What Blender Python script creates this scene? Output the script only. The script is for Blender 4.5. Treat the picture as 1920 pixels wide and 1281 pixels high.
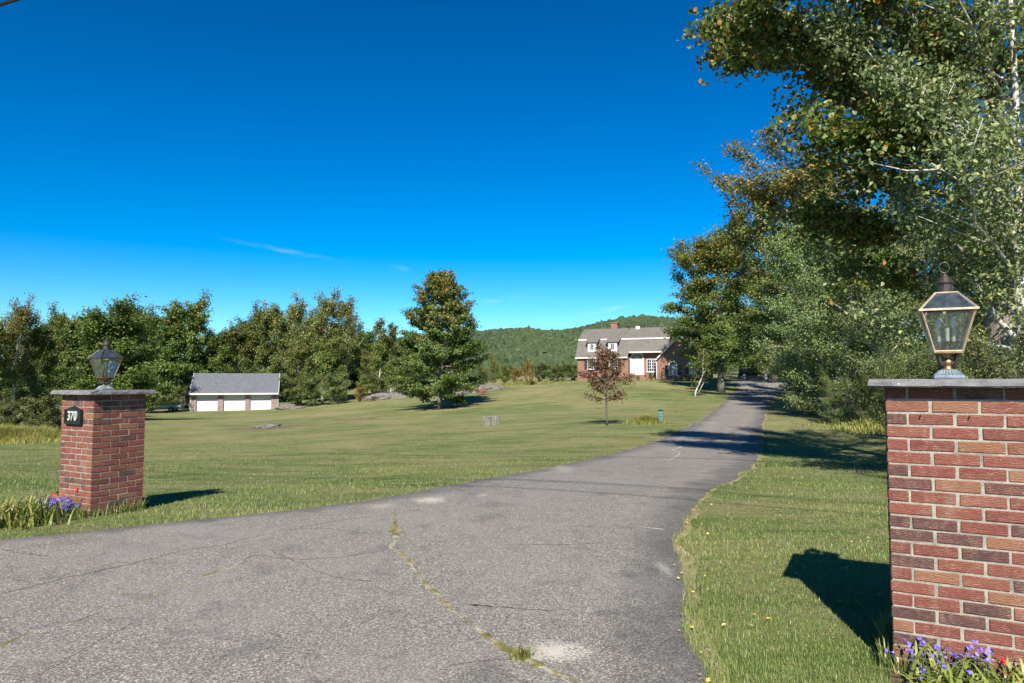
import bpy, bmesh, math, random
import numpy as np
from mathutils import Vector, Matrix
R = math.radians
for o in list(bpy.data.objects): bpy.data.objects.remove(o)
scene = bpy.context.scene
COL = scene.collection

# ------------------------------------------------------------------ camera, sky, sun, exposure
EYE = 1.65; FPX = 1280.0; PITCH = math.atan(71.5/1280)
cam_d = bpy.data.cameras.new('camera'); cam = bpy.data.objects.new('camera', cam_d); COL.objects.link(cam)
cam_d.lens = 24.0; cam_d.sensor_width = 36.0; cam_d.clip_start = 0.05; cam_d.clip_end = 8000
cam.location = (0, 0, EYE); cam.rotation_euler = (R(90)+PITCH, 0, 0)
scene.camera = cam

SHX, SHY = 0.144, 1.18                      # shadow of a 1 m post on level ground
SUN_EL = math.atan2(1, math.hypot(SHX, SHY)); SUN_AZ = math.atan2(-SHX, -SHY)
world = bpy.data.worlds.new('World'); scene.world = world; world.use_nodes = True
wn = world.node_tree; wn.nodes.clear()
w_out = wn.nodes.new('ShaderNodeOutputWorld'); w_bg = wn.nodes.new('ShaderNodeBackground')
w_sky = wn.nodes.new('ShaderNodeTexSky'); w_sky.sky_type = 'NISHITA'; w_sky.sun_disc = False
w_sky.sun_elevation = SUN_EL; w_sky.sun_rotation = SUN_AZ
w_sky.altitude = 300; w_sky.air_density = 1.0; w_sky.dust_density = 0.2; w_sky.ozone_density = 2.5
w_hsv = wn.nodes.new('ShaderNodeHueSaturation'); w_hsv.inputs['Saturation'].default_value = 1.28; w_hsv.inputs['Hue'].default_value = 0.5
w_bg.inputs['Strength'].default_value = 0.061
w_gam = wn.nodes.new('ShaderNodeGamma'); w_gam.inputs['Gamma'].default_value = 1.35
w_mul = wn.nodes.new('ShaderNodeMix'); w_mul.data_type = 'RGBA'; w_mul.blend_type = 'MULTIPLY'; w_mul.inputs[0].default_value = 1.0; w_mul.inputs[7].default_value = (.44, .56, .64, 1)
wn.links.new(w_sky.outputs[0], w_gam.inputs[0]); wn.links.new(w_gam.outputs[0], w_mul.inputs[6]); wn.links.new(w_mul.outputs[2], w_hsv.inputs['Color']); wn.links.new(w_hsv.outputs[0], w_bg.inputs[0])
wn.links.new(w_bg.outputs[0], w_out.inputs[0])
def add_wisps(items):
    N = wn.nodes; Lk = wn.links; tc = N.new('ShaderNodeTexCoord').outputs['Generated']; cur = w_hsv.outputs[0]
    def M(op, a, b=0.0):
        x = N.new('ShaderNodeMath'); x.operation = op
        for i, v in enumerate((a, b)):
            if isinstance(v, bpy.types.NodeSocket): Lk.new(v, x.inputs[i])
            else: x.inputs[i].default_value = v
        return x.outputs[0]
    nz = N.new('ShaderNodeTexNoise'); nz.inputs['Scale'].default_value = 55; nz.inputs['Detail'].default_value = 5; mp = N.new('ShaderNodeMapping'); mp.inputs['Scale'].default_value = (1, 1, 3.5); Lk.new(tc, mp.inputs[0]); Lk.new(mp.outputs[0], nz.inputs['Vector'])
    for az, el, tilt, sa, sb, amt in items:
        c = Vector((math.sin(az)*math.cos(el), math.cos(az)*math.cos(el), math.sin(el))); h = Vector((math.cos(az), -math.sin(az), 0)); u = h.cross(c); ta = h*math.cos(tilt)+u*math.sin(tilt); tb = u*math.cos(tilt)-h*math.sin(tilt)
        def D(v):
            x = N.new('ShaderNodeVectorMath'); x.operation = 'DOT_PRODUCT'; Lk.new(tc, x.inputs[0]); x.inputs[1].default_value = v; return x.outputs['Value']
        q = M('ADD', M('POWER', M('ABSOLUTE', M('DIVIDE', D(ta), sa)), 2.0), M('POWER', M('ABSOLUTE', M('DIVIDE', D(tb), sb)), 2.0)); g = M('MULTIPLY', M('EXPONENT', M('MULTIPLY', q, -1.0)), M('GREATER_THAN', D(c), 0.0))
        f = M('MULTIPLY', M('MULTIPLY', g, M('MAXIMUM', M('SUBTRACT', M('MULTIPLY', nz.outputs[0], 3.0), .9), 0.0)), amt)
        mx = N.new('ShaderNodeMix'); mx.data_type = 'RGBA'; Lk.new(f, mx.inputs[0]); Lk.new(cur, mx.inputs[6]); mx.inputs[7].default_value = (9, 10.5, 11.5, 1); cur = mx.outputs[2]
    Lk.new(cur, w_bg.inputs[0])
add_wisps([(R(-18.4), R(10.2), R(-8), .055, .0028, .10), (R(-9.2), R(9.2), R(-8), .012, .003, .10), (R(7.9), R(5.8), R(10), .03, .003, .22), (R(-2), R(6.6), R(5), .04, .004, .12)])
sun_d = bpy.data.lights.new('sun', 'SUN'); sun = bpy.data.objects.new('sun', sun_d); COL.objects.link(sun)
sun_d.energy = 5.0; sun_d.angle = R(0.5); sun_d.color = (1.0, 0.95, 0.86)
sun.rotation_euler = Vector((SHX, SHY, -1)).to_track_quat('-Z', 'Y').to_euler(); sun.location = (-10, -40, 40)
vs = scene.view_settings; vs.view_transform = 'Standard'; vs.look = 'None'; vs.exposure = 1.0; vs.gamma = 1; vs.use_curve_mapping = False

# ------------------------------------------------------------------ general helpers
CP, SP = math.cos(PITCH), math.sin(PITCH)
def P(u, v, Y):
    dx = (u-960)/FPX; dy = -(v-640.5)/FPX
    d = (dx, CP-dy*SP, SP+dy*CP); s = Y/d[1]
    return Vector((d[0]*s, Y, EYE+d[2]*s))

def tag(o, label=None, cat=None, group=None, kind=None):
    if label: o['label'] = label
    if cat: o['category'] = cat
    if group: o['group'] = group
    if kind: o['kind'] = kind
    return o
def empty(name, loc=(0, 0, 0), rz=0.0, label=None, cat=None, group=None):
    o = bpy.data.objects.new(name, None); COL.objects.link(o); o.empty_display_size = 0.2
    o.location = loc; o.rotation_euler = (0, 0, rz)
    return tag(o, label, cat, group)
def link(name, me, parent=None, loc=None, rot=None, scale=None):
    o = bpy.data.objects.new(name, me); COL.objects.link(o)
    if parent: o.parent = parent
    if loc is not None: o.location = loc
    if rot is not None: o.rotation_euler = rot
    if scale is not None: o.scale = scale
    return o
def np_mesh(name, V, F, mat, attr=None, smooth=False):
    """V (n,3), F (m,k) arrays of one face size"""
    V = np.asarray(V, dtype=np.float32); F = np.asarray(F, dtype=np.int32)
    me = bpy.data.meshes.new(name); k = F.shape[1]
    me.vertices.add(len(V)); me.vertices.foreach_set('co', V.ravel())
    me.loops.add(F.size); me.loops.foreach_set('vertex_index', F.ravel())
    me.polygons.add(len(F)); me.polygons.foreach_set('loop_start', np.arange(0, F.size, k, dtype=np.int32))
    me.polygons.foreach_set('use_smooth', np.full(len(F), smooth, dtype=bool))
    if attr is not None:
        a = me.attributes.new('lc', 'FLOAT', 'POINT'); a.data.foreach_set('value', np.asarray(attr, dtype=np.float32))
    me.update(calc_edges=True)
    if mat: me.materials.append(mat)
    return me

class MB:
    def __init__(s): s.v = []; s.f = []
    def add(s, vs, fs):
        n = len(s.v); s.v += [tuple(p) for p in vs]; s.f += [tuple(n+i for i in f) for f in fs]; return s
    def box(s, x0, x1, y0, y1, z0, z1):
        return s.add([(x, y, z) for z in (z0, z1) for y in (y0, y1) for x in (x0, x1)],
                     [(0, 2, 3, 1), (4, 5, 7, 6), (0, 1, 5, 4), (2, 6, 7, 3), (0, 4, 6, 2), (1, 3, 7, 5)])
    def hexa(s, b, t):      # bottom 4, top 4, same order ccw from above
        return s.add(list(b)+list(t), [(3, 2, 1, 0), (4, 5, 6, 7), (0, 1, 5, 4), (1, 2, 6, 5), (2, 3, 7, 6), (3, 0, 4, 7)])
    def prism(s, poly, a0, a1, axis='y'):   # poly (p,q); axis y: p=x q=z ; axis x: p=y q=z ; axis z: p=x q=y
        m = {'y': lambda p, q, a: (p, a, q), 'x': lambda p, q, a: (a, p, q), 'z': lambda p, q, a: (p, q, a)}[axis]
        n = len(poly)
        return s.add([m(p, q, a0) for p, q in poly]+[m(p, q, a1) for p, q in poly],
                     [tuple(range(n))[::-1], tuple(range(n, 2*n))]+[(i, (i+1) % n, n+(i+1) % n, n+i) for i in range(n)])
    def tube(s, pts, rad, n=8, cap=True):
        pts = [Vector(p) for p in pts]
        rad = [rad]*len(pts) if not hasattr(rad, '__len__') else rad
        vs = []; fs = []; ref = None
        for i, p in enumerate(pts):
            d = (pts[min(i+1, len(pts)-1)]-pts[max(i-1, 0)])
            d = d.normalized() if d.length > 1e-9 else Vector((0, 0, 1))
            if ref is None: ref = Vector((1, 0, 0)) if abs(d.x) < .8 else Vector((0, 1, 0))
            a = d.cross(ref).normalized(); ref = a.cross(d); b = ref
            for k in range(n):
                t = 2*math.pi*k/n; vs.append(p+(a*math.cos(t)+b*math.sin(t))*rad[i])
        for i in range(len(pts)-1):
            for k in range(n): fs.append((i*n+k, i*n+(k+1) % n, (i+1)*n+(k+1) % n, (i+1)*n+k))
        if cap: fs.append(tuple(range(n))[::-1]); fs.append(tuple(range((len(pts)-1)*n, len(pts)*n)))
        return s.add(vs, fs)
    def lathe(s, prof, n=16, c=(0, 0, 0), a0=0.0):   # prof (r,z) ; n=4 gives square sections
        vs = [(c[0]+r*math.cos(a0+2*math.pi*k/n), c[1]+r*math.sin(a0+2*math.pi*k/n), c[2]+z) for r, z in prof for k in range(n)]
        fs = [(i*n+k, i*n+(k+1) % n, (i+1)*n+(k+1) % n, (i+1)*n+k) for i in range(len(prof)-1) for k in range(n)]
        fs += [tuple(range(n))[::-1], tuple(range((len(prof)-1)*n, len(prof)*n))]
        return s.add(vs, fs)
    def mesh(s, name, mat, smooth=False, bevel=0.0):
        me = bpy.data.meshes.new(name); me.from_pydata(s.v, [], s.f); me.update()
        if mat: me.materials.append(mat)
        bm = bmesh.new(); bm.from_mesh(me); bmesh.ops.recalc_face_normals(bm, faces=bm.faces)
        if bevel: bmesh.ops.bevel(bm, geom=bm.edges[:]+bm.verts[:], offset=bevel, segments=1, affect='EDGES', clamp_overlap=True)
        bm.to_mesh(me); bm.free()
        if smooth: me.polygons.foreach_set('use_smooth', [True]*len(me.polygons))
        return me
    def build(s, name, mat, parent=None, smooth=False, bevel=0.0, loc=None):
        return link(name, s.mesh(name, mat, smooth, bevel), parent, loc)

# ------------------------------------------------------------------ materials
class NT:
    def __init__(s, name):
        s.m = bpy.data.materials.new(name); s.m.use_nodes = True; s.t = s.m.node_tree; s.t.nodes.clear()
        s.out = s.n('ShaderNodeOutputMaterial')
    def n(s, typ, ins=None, **kw):
        x = s.t.nodes.new(typ)
        for k, v in kw.items(): setattr(x, k, v)
        for k, v in (ins or {}).items(): s.set(x.inputs[k], v)
        return x
    def set(s, sock, v):
        if isinstance(v, bpy.types.NodeSocket): s.t.links.new(v, sock)
        elif isinstance(v, bpy.types.Node): s.t.links.new(v.outputs[0], sock)
        elif isinstance(v, (tuple, list)) and sock.type == 'RGBA' and len(v) == 3: sock.default_value = (*v, 1)
        else: sock.default_value = v
    def coord(s, which='Object'): return s.n('ShaderNodeTexCoord').outputs[which]
    def pos(s): return s.n('ShaderNodeNewGeometry').outputs['Position']
    def map(s, vec, scale=(1, 1, 1), rot=(0, 0, 0), loc=(0, 0, 0)):
        return s.n('ShaderNodeMapping', {'Vector': vec, 'Scale': scale, 'Rotation': rot, 'Location': loc}).outputs[0]
    def noise(s, vec, scale, detail=4, rough=.6, dist=0): return s.n('ShaderNodeTexNoise', {'Vector': vec, 'Scale': scale, 'Detail': detail, 'Roughness': rough, 'Distortion': dist}).outputs[0]
    def ramp(s, fac, stops, interp='LINEAR'):
        x = s.n('ShaderNodeValToRGB', {'Fac': fac}); cr = x.color_ramp; cr.interpolation = interp
        while len(cr.elements) > 1: cr.elements.remove(cr.elements[-1])
        for i, (p, c) in enumerate(stops):
            e = cr.elements[0] if i == 0 else cr.elements.new(p)
            e.position = p; e.color = (*c, 1) if hasattr(c, '__len__') else (c, c, c, 1)
        return x.outputs[0]
    def mix(s, a, b, fac, mode='MIX'): 
        x = s.n('ShaderNodeMix', data_type='RGBA', blend_type=mode)
        s.set(x.inputs[0], fac); s.set(x.inputs[6], a); s.set(x.inputs[7], b); return x.outputs[2]
    def math(s, op, a, b=0.0, c=0.0, clamp=False):
        x = s.n('ShaderNodeMath', operation=op, use_clamp=clamp); s.set(x.inputs[0], a); s.set(x.inputs[1], b); s.set(x.inputs[2], c); return x.outputs[0]
    def bump(s, h, strength=.5, dist=.01): return s.n('ShaderNodeBump', {'Height': h, 'Strength': strength, 'Distance': dist}).outputs[0]
    def pbr(s, color, rough=.7, metal=0.0, spec=.3, normal=None):
        ins = {'Base Color': color, 'Roughness': rough, 'Metallic': metal, 'Specular IOR Level': spec}
        if normal is not None: ins['Normal'] = normal
        return s.n('ShaderNodeBsdfPrincipled', ins).outputs[0]
    def end(s, sh): s.t.links.new(sh, s.out.inputs[0]); return s.m

def m_plain(name, col, rough=.6, metal=0.0, spec=.3, var=.25, scale=8, bump=.15):
    t = NT(name); c = t.coord(); nz = t.noise(c, scale, 5, .65)
    lo = tuple(x*(1-var) for x in col); hi = tuple(min(1, x*(1+var)) for x in col)
    return t.end(t.pbr(t.ramp(nz, [(.3, lo), (.7, hi)]), rough, metal, spec, t.bump(nz, bump, .01)))

def m_leaf(name, stops, trans=.34, hv=.03, rough=.45, gain=1.55, warm=(1.12, 1.0, .85)):
    t = NT(name)
    a = t.n('ShaderNodeAttribute', attribute_name='lc').outputs['Fac']
    col = t.ramp(a, [(p_, tuple(x*gain*k_ for x, k_ in zip(c_, warm))) for p_, c_ in stops])
    rnd = t.n('ShaderNodeObjectInfo').outputs['Random']
    h = t.math('MULTIPLY_ADD', rnd, hv, .5-hv*.5); v = t.math('MULTIPLY_ADD', rnd, .35, .83)
    col = t.n('ShaderNodeHueSaturation', {'Hue': h, 'Value': v, 'Color': col}).outputs[0]
    p = t.pbr(col, rough, 0, .35)
    tr = t.n('ShaderNodeBsdfTranslucent', {'Color': col}).outputs[0]
    return t.end(t.n('ShaderNodeMixShader', {0: trans, 1: p, 2: tr}).outputs[0])

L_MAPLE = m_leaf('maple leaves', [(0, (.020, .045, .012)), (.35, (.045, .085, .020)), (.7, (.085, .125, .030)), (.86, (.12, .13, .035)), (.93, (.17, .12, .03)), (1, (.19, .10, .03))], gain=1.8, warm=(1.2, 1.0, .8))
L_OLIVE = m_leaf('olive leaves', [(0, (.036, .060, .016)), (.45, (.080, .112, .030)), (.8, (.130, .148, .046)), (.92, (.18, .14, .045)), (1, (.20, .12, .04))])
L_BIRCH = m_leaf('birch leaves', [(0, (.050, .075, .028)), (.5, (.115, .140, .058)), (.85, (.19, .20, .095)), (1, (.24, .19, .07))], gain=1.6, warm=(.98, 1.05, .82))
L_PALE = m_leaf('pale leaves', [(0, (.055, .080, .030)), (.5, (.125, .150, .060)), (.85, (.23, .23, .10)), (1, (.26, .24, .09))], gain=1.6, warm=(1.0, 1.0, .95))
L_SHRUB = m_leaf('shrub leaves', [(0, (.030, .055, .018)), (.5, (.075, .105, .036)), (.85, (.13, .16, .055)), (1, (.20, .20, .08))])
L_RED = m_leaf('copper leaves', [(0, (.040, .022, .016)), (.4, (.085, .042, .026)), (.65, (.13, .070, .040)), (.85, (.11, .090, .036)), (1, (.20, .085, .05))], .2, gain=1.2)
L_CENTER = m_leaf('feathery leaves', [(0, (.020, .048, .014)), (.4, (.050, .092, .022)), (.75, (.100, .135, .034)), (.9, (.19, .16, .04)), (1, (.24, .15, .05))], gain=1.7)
L_BRUSH = m_leaf('brush leaves', [(0, (.09, .075, .03)), (.5, (.15, .125, .045)), (1, (.22, .16, .06))])
L_GRASS = m_leaf('grass blades', [(0, (.050, .085, .022)), (.5, (.092, .135, .038)), (.82, (.16, .178, .066)), (1, (.28, .245, .12))], .2, 0, gain=1.5, warm=(1.08, 1.0, .88))
L_LILY = m_leaf('lily blades', [(0, (.09, .12, .025)), (.5, (.20, .23, .055)), (.85, (.34, .32, .10)), (1, (.36, .24, .10))], .25, 0, gain=1.0, warm=(.95, 1.0, .85))
L_WEED = m_leaf('weed blades', [(0, (.07, .11, .025)), (.5, (.14, .17, .045)), (1, (.26, .22, .09))], .25, 0)
L_BLUE = m_leaf('blue petals', [(0, (.08, .07, .36)), (.6, (.15, .12, .55)), (1, (.26, .20, .66))], .2, 0)
L_FRED = m_leaf('red petals', [(0, (.40, .015, .04)), (1, (.62, .05, .08))], .2, 0)
L_PINK = m_leaf('pink petals', [(0, (.22, .05, .06)), (1, (.36, .16, .15))], .2, 0)
L_FALL = m_leaf('fallen leaf colours', [(0, (.30, .20, .05)), (.6, (.48, .38, .12)), (1, (.25, .09, .04))], .1, 0)

def m_bark(name, c0, c1, sx=9, bands=False):
    t = NT(name); c = t.coord()
    n = t.noise(t.map(c, (sx, sx, sx*.18)), 3.0, 6, .7, .6)
    col = t.ramp(n, [(.3, c0), (.65, c1)])
    if bands:
        b = t.noise(t.map(c, (2, 2, 22)), 1.2, 3, .6)
        col = t.mix(col, (.05, .04, .035), t.ramp(b, [(.62, 0), (.68, 1)]))
    return t.end(t.pbr(col, .85, 0, .15, t.bump(n, .9, .03)))
BARK = m_bark('grey bark', (.10, .085, .070), (.30, .265, .225))
BARK_DARK = m_bark('dark bark', (.045, .038, .032), (.15, .125, .105))
BARK_BIRCH = m_bark('birch bark', (.34, .31, .27), (.62, .59, .54), 5, True)

def m_brick_piece():
    t = NT('fired brick'); c = t.coord(); rnd = t.n('ShaderNodeObjectInfo').outputs['Random']
    base = t.ramp(rnd, [(0, (.072, .038, .034)), (.18, (.090, .044, .039)), (.26, (.135, .043, .034)), (.45, (.165, .050, .038)), (.62, (.185, .062, .044)), (.80, (.150, .046, .036)), (.91, (.215, .105, .058)), (1, (.19, .080, .046))])
    off = t.n('ShaderNodeCombineXYZ', {0: t.math('MULTIPLY', rnd, 37.0), 1: t.math('MULTIPLY', rnd, 91.0), 2: 0.0}).outputs[0]
    cc = t.n('ShaderNodeVectorMath', {0: c, 1: off}, operation='ADD').outputs[0]
    n1 = t.noise(cc, 14, 5, .7, 1.2)
    wv = t.n('ShaderNodeTexWave', {'Vector': t.map(cc, (1, 1, 2.2)), 'Scale': 17.0, 'Distortion': 9.0, 'Detail': 3.0, 'Detail Scale': 1.6}, wave_type='BANDS', bands_direction='Z').outputs[1]
    col = t.mix(base, (.09, .045, .035), t.ramp(n1, [(.50, 0), (.72, .55)]))
    col = t.mix(col, (.46, .27, .17), t.ramp(t.math('MULTIPLY', wv, n1), [(.36, 0), (.60, .52)]))
    wp = t.pos(); st = t.noise(t.map(wp, (1, 1, .5)), 5.0, 5, .7); col = t.mix(col, (.30, .22, .16), t.ramp(st, [(.56, 0), (.74, .45)]))
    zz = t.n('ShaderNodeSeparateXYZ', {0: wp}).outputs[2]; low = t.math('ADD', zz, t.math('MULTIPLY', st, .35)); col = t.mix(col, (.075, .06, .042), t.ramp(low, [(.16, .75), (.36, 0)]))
    h = t.math('ADD', t.math('MULTIPLY', wv, .6), n1)
    return t.end(t.pbr(col, .82, 0, .2, t.bump(h, .8, .004)))
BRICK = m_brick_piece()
def m_mortar():
    t = NT('sandy mortar'); c = t.coord(); n = t.noise(c, 90, 4, .7)
    wp = t.pos(); st = t.noise(wp, 6.0, 5, .75); c0 = t.mix(t.ramp(n, [(.3, (.22, .195, .155)), (.7, (.38, .345, .285))]), (.13, .11, .085), t.ramp(st, [(.45, 0), (.65, .7)]))
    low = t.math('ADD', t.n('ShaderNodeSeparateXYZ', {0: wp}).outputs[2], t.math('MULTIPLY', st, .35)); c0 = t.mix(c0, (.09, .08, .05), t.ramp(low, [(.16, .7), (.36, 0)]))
    return t.end(t.pbr(c0, .9, 0, .1, t.bump(n, .6, .004)))
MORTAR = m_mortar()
def m_wallbrick(name, cols, mortar=(.42, .36, .30)):
    t = NT(name); c = t.coord(); g = t.n('ShaderNodeNewGeometry').outputs['Normal']
    sx = t.n('ShaderNodeSeparateXYZ', {0: c}).outputs
    u = t.math('ADD', sx[0], sx[1]); vec = t.n('ShaderNodeCombineXYZ', {0: u, 1: sx[2], 2: 0.0}).outputs[0]
    b = t.n('ShaderNodeTexBrick', {'Vector': vec, 'Color1': cols[0], 'Color2': cols[1], 'Mortar': mortar, 'Scale': 1.0, 'Mortar Size': .012, 'Bias': 0.0, 'Brick Width': .215, 'Row Height': .075})
    n = t.noise(vec, 3.5, 6, .75)
    n2 = t.noise(t.map(vec, (4.6, 13.3, 1)), 1.0, 2, .5)
    col = t.mix(b.outputs[0], cols[2], t.ramp(n, [(.45, 0), (.7, .75)]))
    col = t.mix(col, cols[3], t.ramp(n2, [(.55, 0), (.66, .6)]))
    return t.end(t.pbr(col, .85, 0, .15, t.bump(b.outputs[1], -.6, .01)))
HOUSE_BRICK = m_wallbrick('house brick', [(.19, .068, .038), (.235, .095, .055), (.145, .050, .033), (.27, .145, .09)], (.27, .23, .19))
GAR_BRICK = m_wallbrick('garage brick', [(.15, .065, .058), (.22, .12, .105), (.10, .045, .042), (.30, .23, .21)], (.36, .33, .31))
def m_shingle(name, c0, c1, c2):
    t = NT(name); c = t.coord(); sx = t.n('ShaderNodeSeparateXYZ', {0: c}).outputs
    vec = t.n('ShaderNodeCombineXYZ', {0: sx[0], 1: t.math('MULTIPLY_ADD', sx[2], 1.3, t.math('MULTIPLY', sx[1], .55)), 2: 0.0}).outputs[0]
    b = t.n('ShaderNodeTexBrick', {'Vector': vec, 'Color1': c0, 'Color2': c1, 'Mortar': tuple(x*.45 for x in c0), 'Scale': 1.0, 'Mortar Size': .018, 'Brick Width': .33, 'Row Height': .19})
    n = t.noise(c, 1.3, 6, .75); n2 = t.noise(t.map(vec, (3, 9, 1)), 1.4, 3, .6)
    col = t.mix(b.outputs[0], c2, t.ramp(n, [(.42, 0), (.7, .7)]))
    col = t.mix(col, tuple(x*.6 for x in c0), t.ramp(n2, [(.5, 0), (.7, .55)]))
    return t.end(t.pbr(col, .9, 0, .15, t.bump(b.outputs[1], -.8, .02)))
SHINGLE = m_shingle('weathered shingles', (.125, .110, .096), (.185, .165, .145), (.16, .155, .142))
SHINGLE_G = m_shingle('grey shingles', (.105, .110, .122), (.15, .155, .17), (.13, .138, .145))
WHITE = m_plain('white paint', (.54, .53, .505), .5, 0, .3, .06, 3, .03)
WHITE_DIM = m_plain('chalky white paint', (.50, .49, .46), .6, 0, .3, .10, 5, .05)
SHUTTER = m_plain('dark shutter paint', (.045, .030, .028), .5)
def m_windowglass():
    t = NT('window glass'); c = t.coord(); n = t.noise(c, .9, 2, .5)
    return t.end(t.pbr(t.ramp(n, [(.3, (.012, .016, .020)), (.7, (.035, .042, .045))]), .06, 0, .6, t.bump(n, .05, .01)))
GLASS_DARK = m_windowglass()
STONE = None
def m_stone(name, c0, c1, lich=(.62, .60, .55), sc=14, lt=.66):
    t = NT(name); c = t.coord(); n = t.noise(c, sc*.35, 6, .75); n2 = t.noise(c, sc*2.2, 3, .6)
    col = t.ramp(n, [(.3, c0), (.7, c1)]); col = t.mix(col, lich, t.ramp(n2, [(lt, 0), (lt+.05, .8)]))
    return t.end(t.pbr(col, .9, 0, .15, t.bump(t.math('ADD', n, n2), .6, .012)))
CAPSTONE = m_stone('lichened bluestone', (.10, .098, .10), (.21, .205, .20), sc=22)
ROCK = m_stone('grey ledge rock', (.075, .066, .058), (.20, .18, .165), (.28, .26, .23), 4, .62)
LOGWOOD = m_stone('weathered log', (.09, .088, .07), (.24, .235, .20), (.33, .32, .28), 10, .62)
BRASS = m_plain('tarnished brass', (.36, .215, .105), .36, .85, .5, .4, 30, .1)
BRASS_LT = m_plain('worn brass', (.62, .45, .30), .4, .6, .5, .25, 30, .1)
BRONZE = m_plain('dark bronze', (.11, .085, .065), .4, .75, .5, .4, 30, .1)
PEDESTAL = m_plain('blue grey cast metal', (.14, .17, .20), .55, .15, .4, .3, 25, .2)
BLACKIRON = m_plain('black plaque paint', (.010, .011, .011), .35, 0, .5, .3, 20, .1)
SILVER = m_plain('silver numeral paint', (.62, .62, .58), .4, .3, .5, .1)
CANDLE = m_plain('candle sleeve', (.72, .66, .52), .5)
BULB = m_plain('frosted bulb', (.80, .80, .78), .2, 0, .5, .03)
def m_glass():
    t = NT('clear lantern glass'); c = t.coord(); n = t.noise(c, 9, 4, .6)
    fr = t.n('ShaderNodeFresnel', {'IOR': 1.5}).outputs[0]
    tr = t.n('ShaderNodeBsdfTransparent', {'Color': (.90, .94, .93)}).outputs[0]
    gl = t.n('ShaderNodeBsdfGlossy', {'Color': (.95, .97, 1), 'Roughness': .04}).outputs[0]
    df = t.n('ShaderNodeBsdfDiffuse', {'Color': (.55, .58, .58)}).outputs[0]
    a = t.n('ShaderNodeMixShader', {0: t.math('MULTIPLY_ADD', fr, .6, .015), 1: tr, 2: gl}).outputs[0]
    return t.end(t.n('ShaderNodeMixShader', {0: t.ramp(n, [(.4, .01), (.75, .06)]), 1: a, 2: df}).outputs[0])
GLASS = m_glass()
def m_darkpane():
    t = NT('smoked roof glass'); c = t.coord(); n = t.noise(c, 20, 4, .6)
    return t.end(t.pbr(t.ramp(n, [(.35, (.018, .024, .030)), (.75, (.06, .075, .08))]), .12, 0, .6))
GLASS_ROOF = m_darkpane()
GREENBOX = m_plain('green plastic', (.030, .085, .065), .45)
CARPAINT = m_plain('dark green car paint', (.008, .020, .020), .18, .3, .6, .1)
TYRE = m_plain('tyre rubber', (.018, .018, .018), .8)
RIM = m_plain('alloy rim', (.35, .35, .36), .35, .8)
TEAL = m_plain('turquoise paint', (.03, .36, .42), .5)
STEEL = m_plain('galvanised steel', (.42, .43, .43), .45, .6)
WOODGREY = m_plain('grey planks', (.30, .27, .23), .85, 0, .2, .35, 12)
WIREBLK = m_plain('wire insulation', (.012, .012, .012), .5)
POLEWOOD = m_bark('pole wood', (.10, .07, .045), (.24, .18, .12))
MULCH = m_stone('bark mulch', (.05, .03, .02), (.16, .10, .07), (.30, .22, .15), 30, .62)

# ------------------------------------------------------------------ terrain
CT = [(x, y, 0.0) for x in (-40, -14, 0, 14, 40) for y in (-40, -12, 0)]
CT += [(-5.06, 8.3, 0), (2.2, 3.9, 0), (0, 6, 0), (-12, 6, -.03), (6, 5, 0), (-12, 10.5, -.16), (-3, 12, -.16)]
for u, v, Y in [(0, 838, 31), (110, 832, 33), (300, 800, 48), (320, 785, 66), (430, 783, 66), (357, 771.5, 92), (521, 767, 95), (505, 802, 45), (640, 786, 52), (826, 766, 58),
                (920, 797, 36), (1137, 798, 30), (1237, 795, 30), (1250, 820, 24.5), (1425, 800, 30), (1350, 760, 50), (1440, 760, 48),
                (1375, 738, 66), (1452, 739, 64), (1105, 862, 17), (1410, 860, 17), (960, 890, 12.8), (1310, 920, 10.5), (690, 942, 9.2),
                (1353, 735, 77), (1083, 714, 98), (1235, 712, 92), (1320, 712, 88), (1415, 715, 90), (1000, 745, 62), (960, 724, 80),
                (900, 737, 75), (730, 748, 80), (600, 764, 90), (680, 753, 84), (1560, 791, 33), (1640, 800, 31), (1660, 905, 12.4), (1800, 765, 40),
                (1010, 703, 130), (100, 775, 60), (1150, 740, 60), (1200, 722, 80)]:
    p = P(u, v, Y); CT.append(tuple(p))
CT += [(-90, 110, -3.4), (-160, 200, -3), (0, 200, 3), (150, 150, 3), (-120, 40, -2.5), (60, 40, 0.6), (70, 90, 2), (-20, 150, -.5), (100, 0, .5), (-100, 0, -.8)]
CT = np.array(CT, dtype=float)
def _phi(r2): return np.sqrt(r2+30.0)
_A = _phi(((CT[:, None, :2]-CT[None, :, :2])**2).sum(-1))
_W = np.linalg.solve(_A+np.eye(len(CT))*-.02, CT[:, 2]-CT[:, 2].mean())
def terr(X, Y):
    X = np.atleast_1d(np.asarray(X, float)); Y = np.atleast_1d(np.asarray(Y, float)); sh = X.shape
    X = X.ravel(); Y = Y.ravel(); z = np.zeros(len(X))
    for i in range(0, len(X), 40000):
        s = slice(i, i+40000)
        z[s] = _phi((X[s, None]-CT[None, :, 0])**2+(Y[s, None]-CT[None, :, 1])**2) @ _W + CT[:, 2].mean()
    d = np.hypot(X, Y-60); k = np.clip((d-160)/120, 0, 1); k = k*k*(3-2*k)
    return (z*(1-k)+0.5*k).reshape(sh)
def tz(x, y): return float(terr([x], [y])[0])
def on(x, y, dz=0.0): return Vector((x, y, tz(x, y)+dz))
def gp(u, Y, dz=0.0):
    x = (u-960)/FPX*Y/CP*1.0; return on(x, Y, dz)

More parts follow.
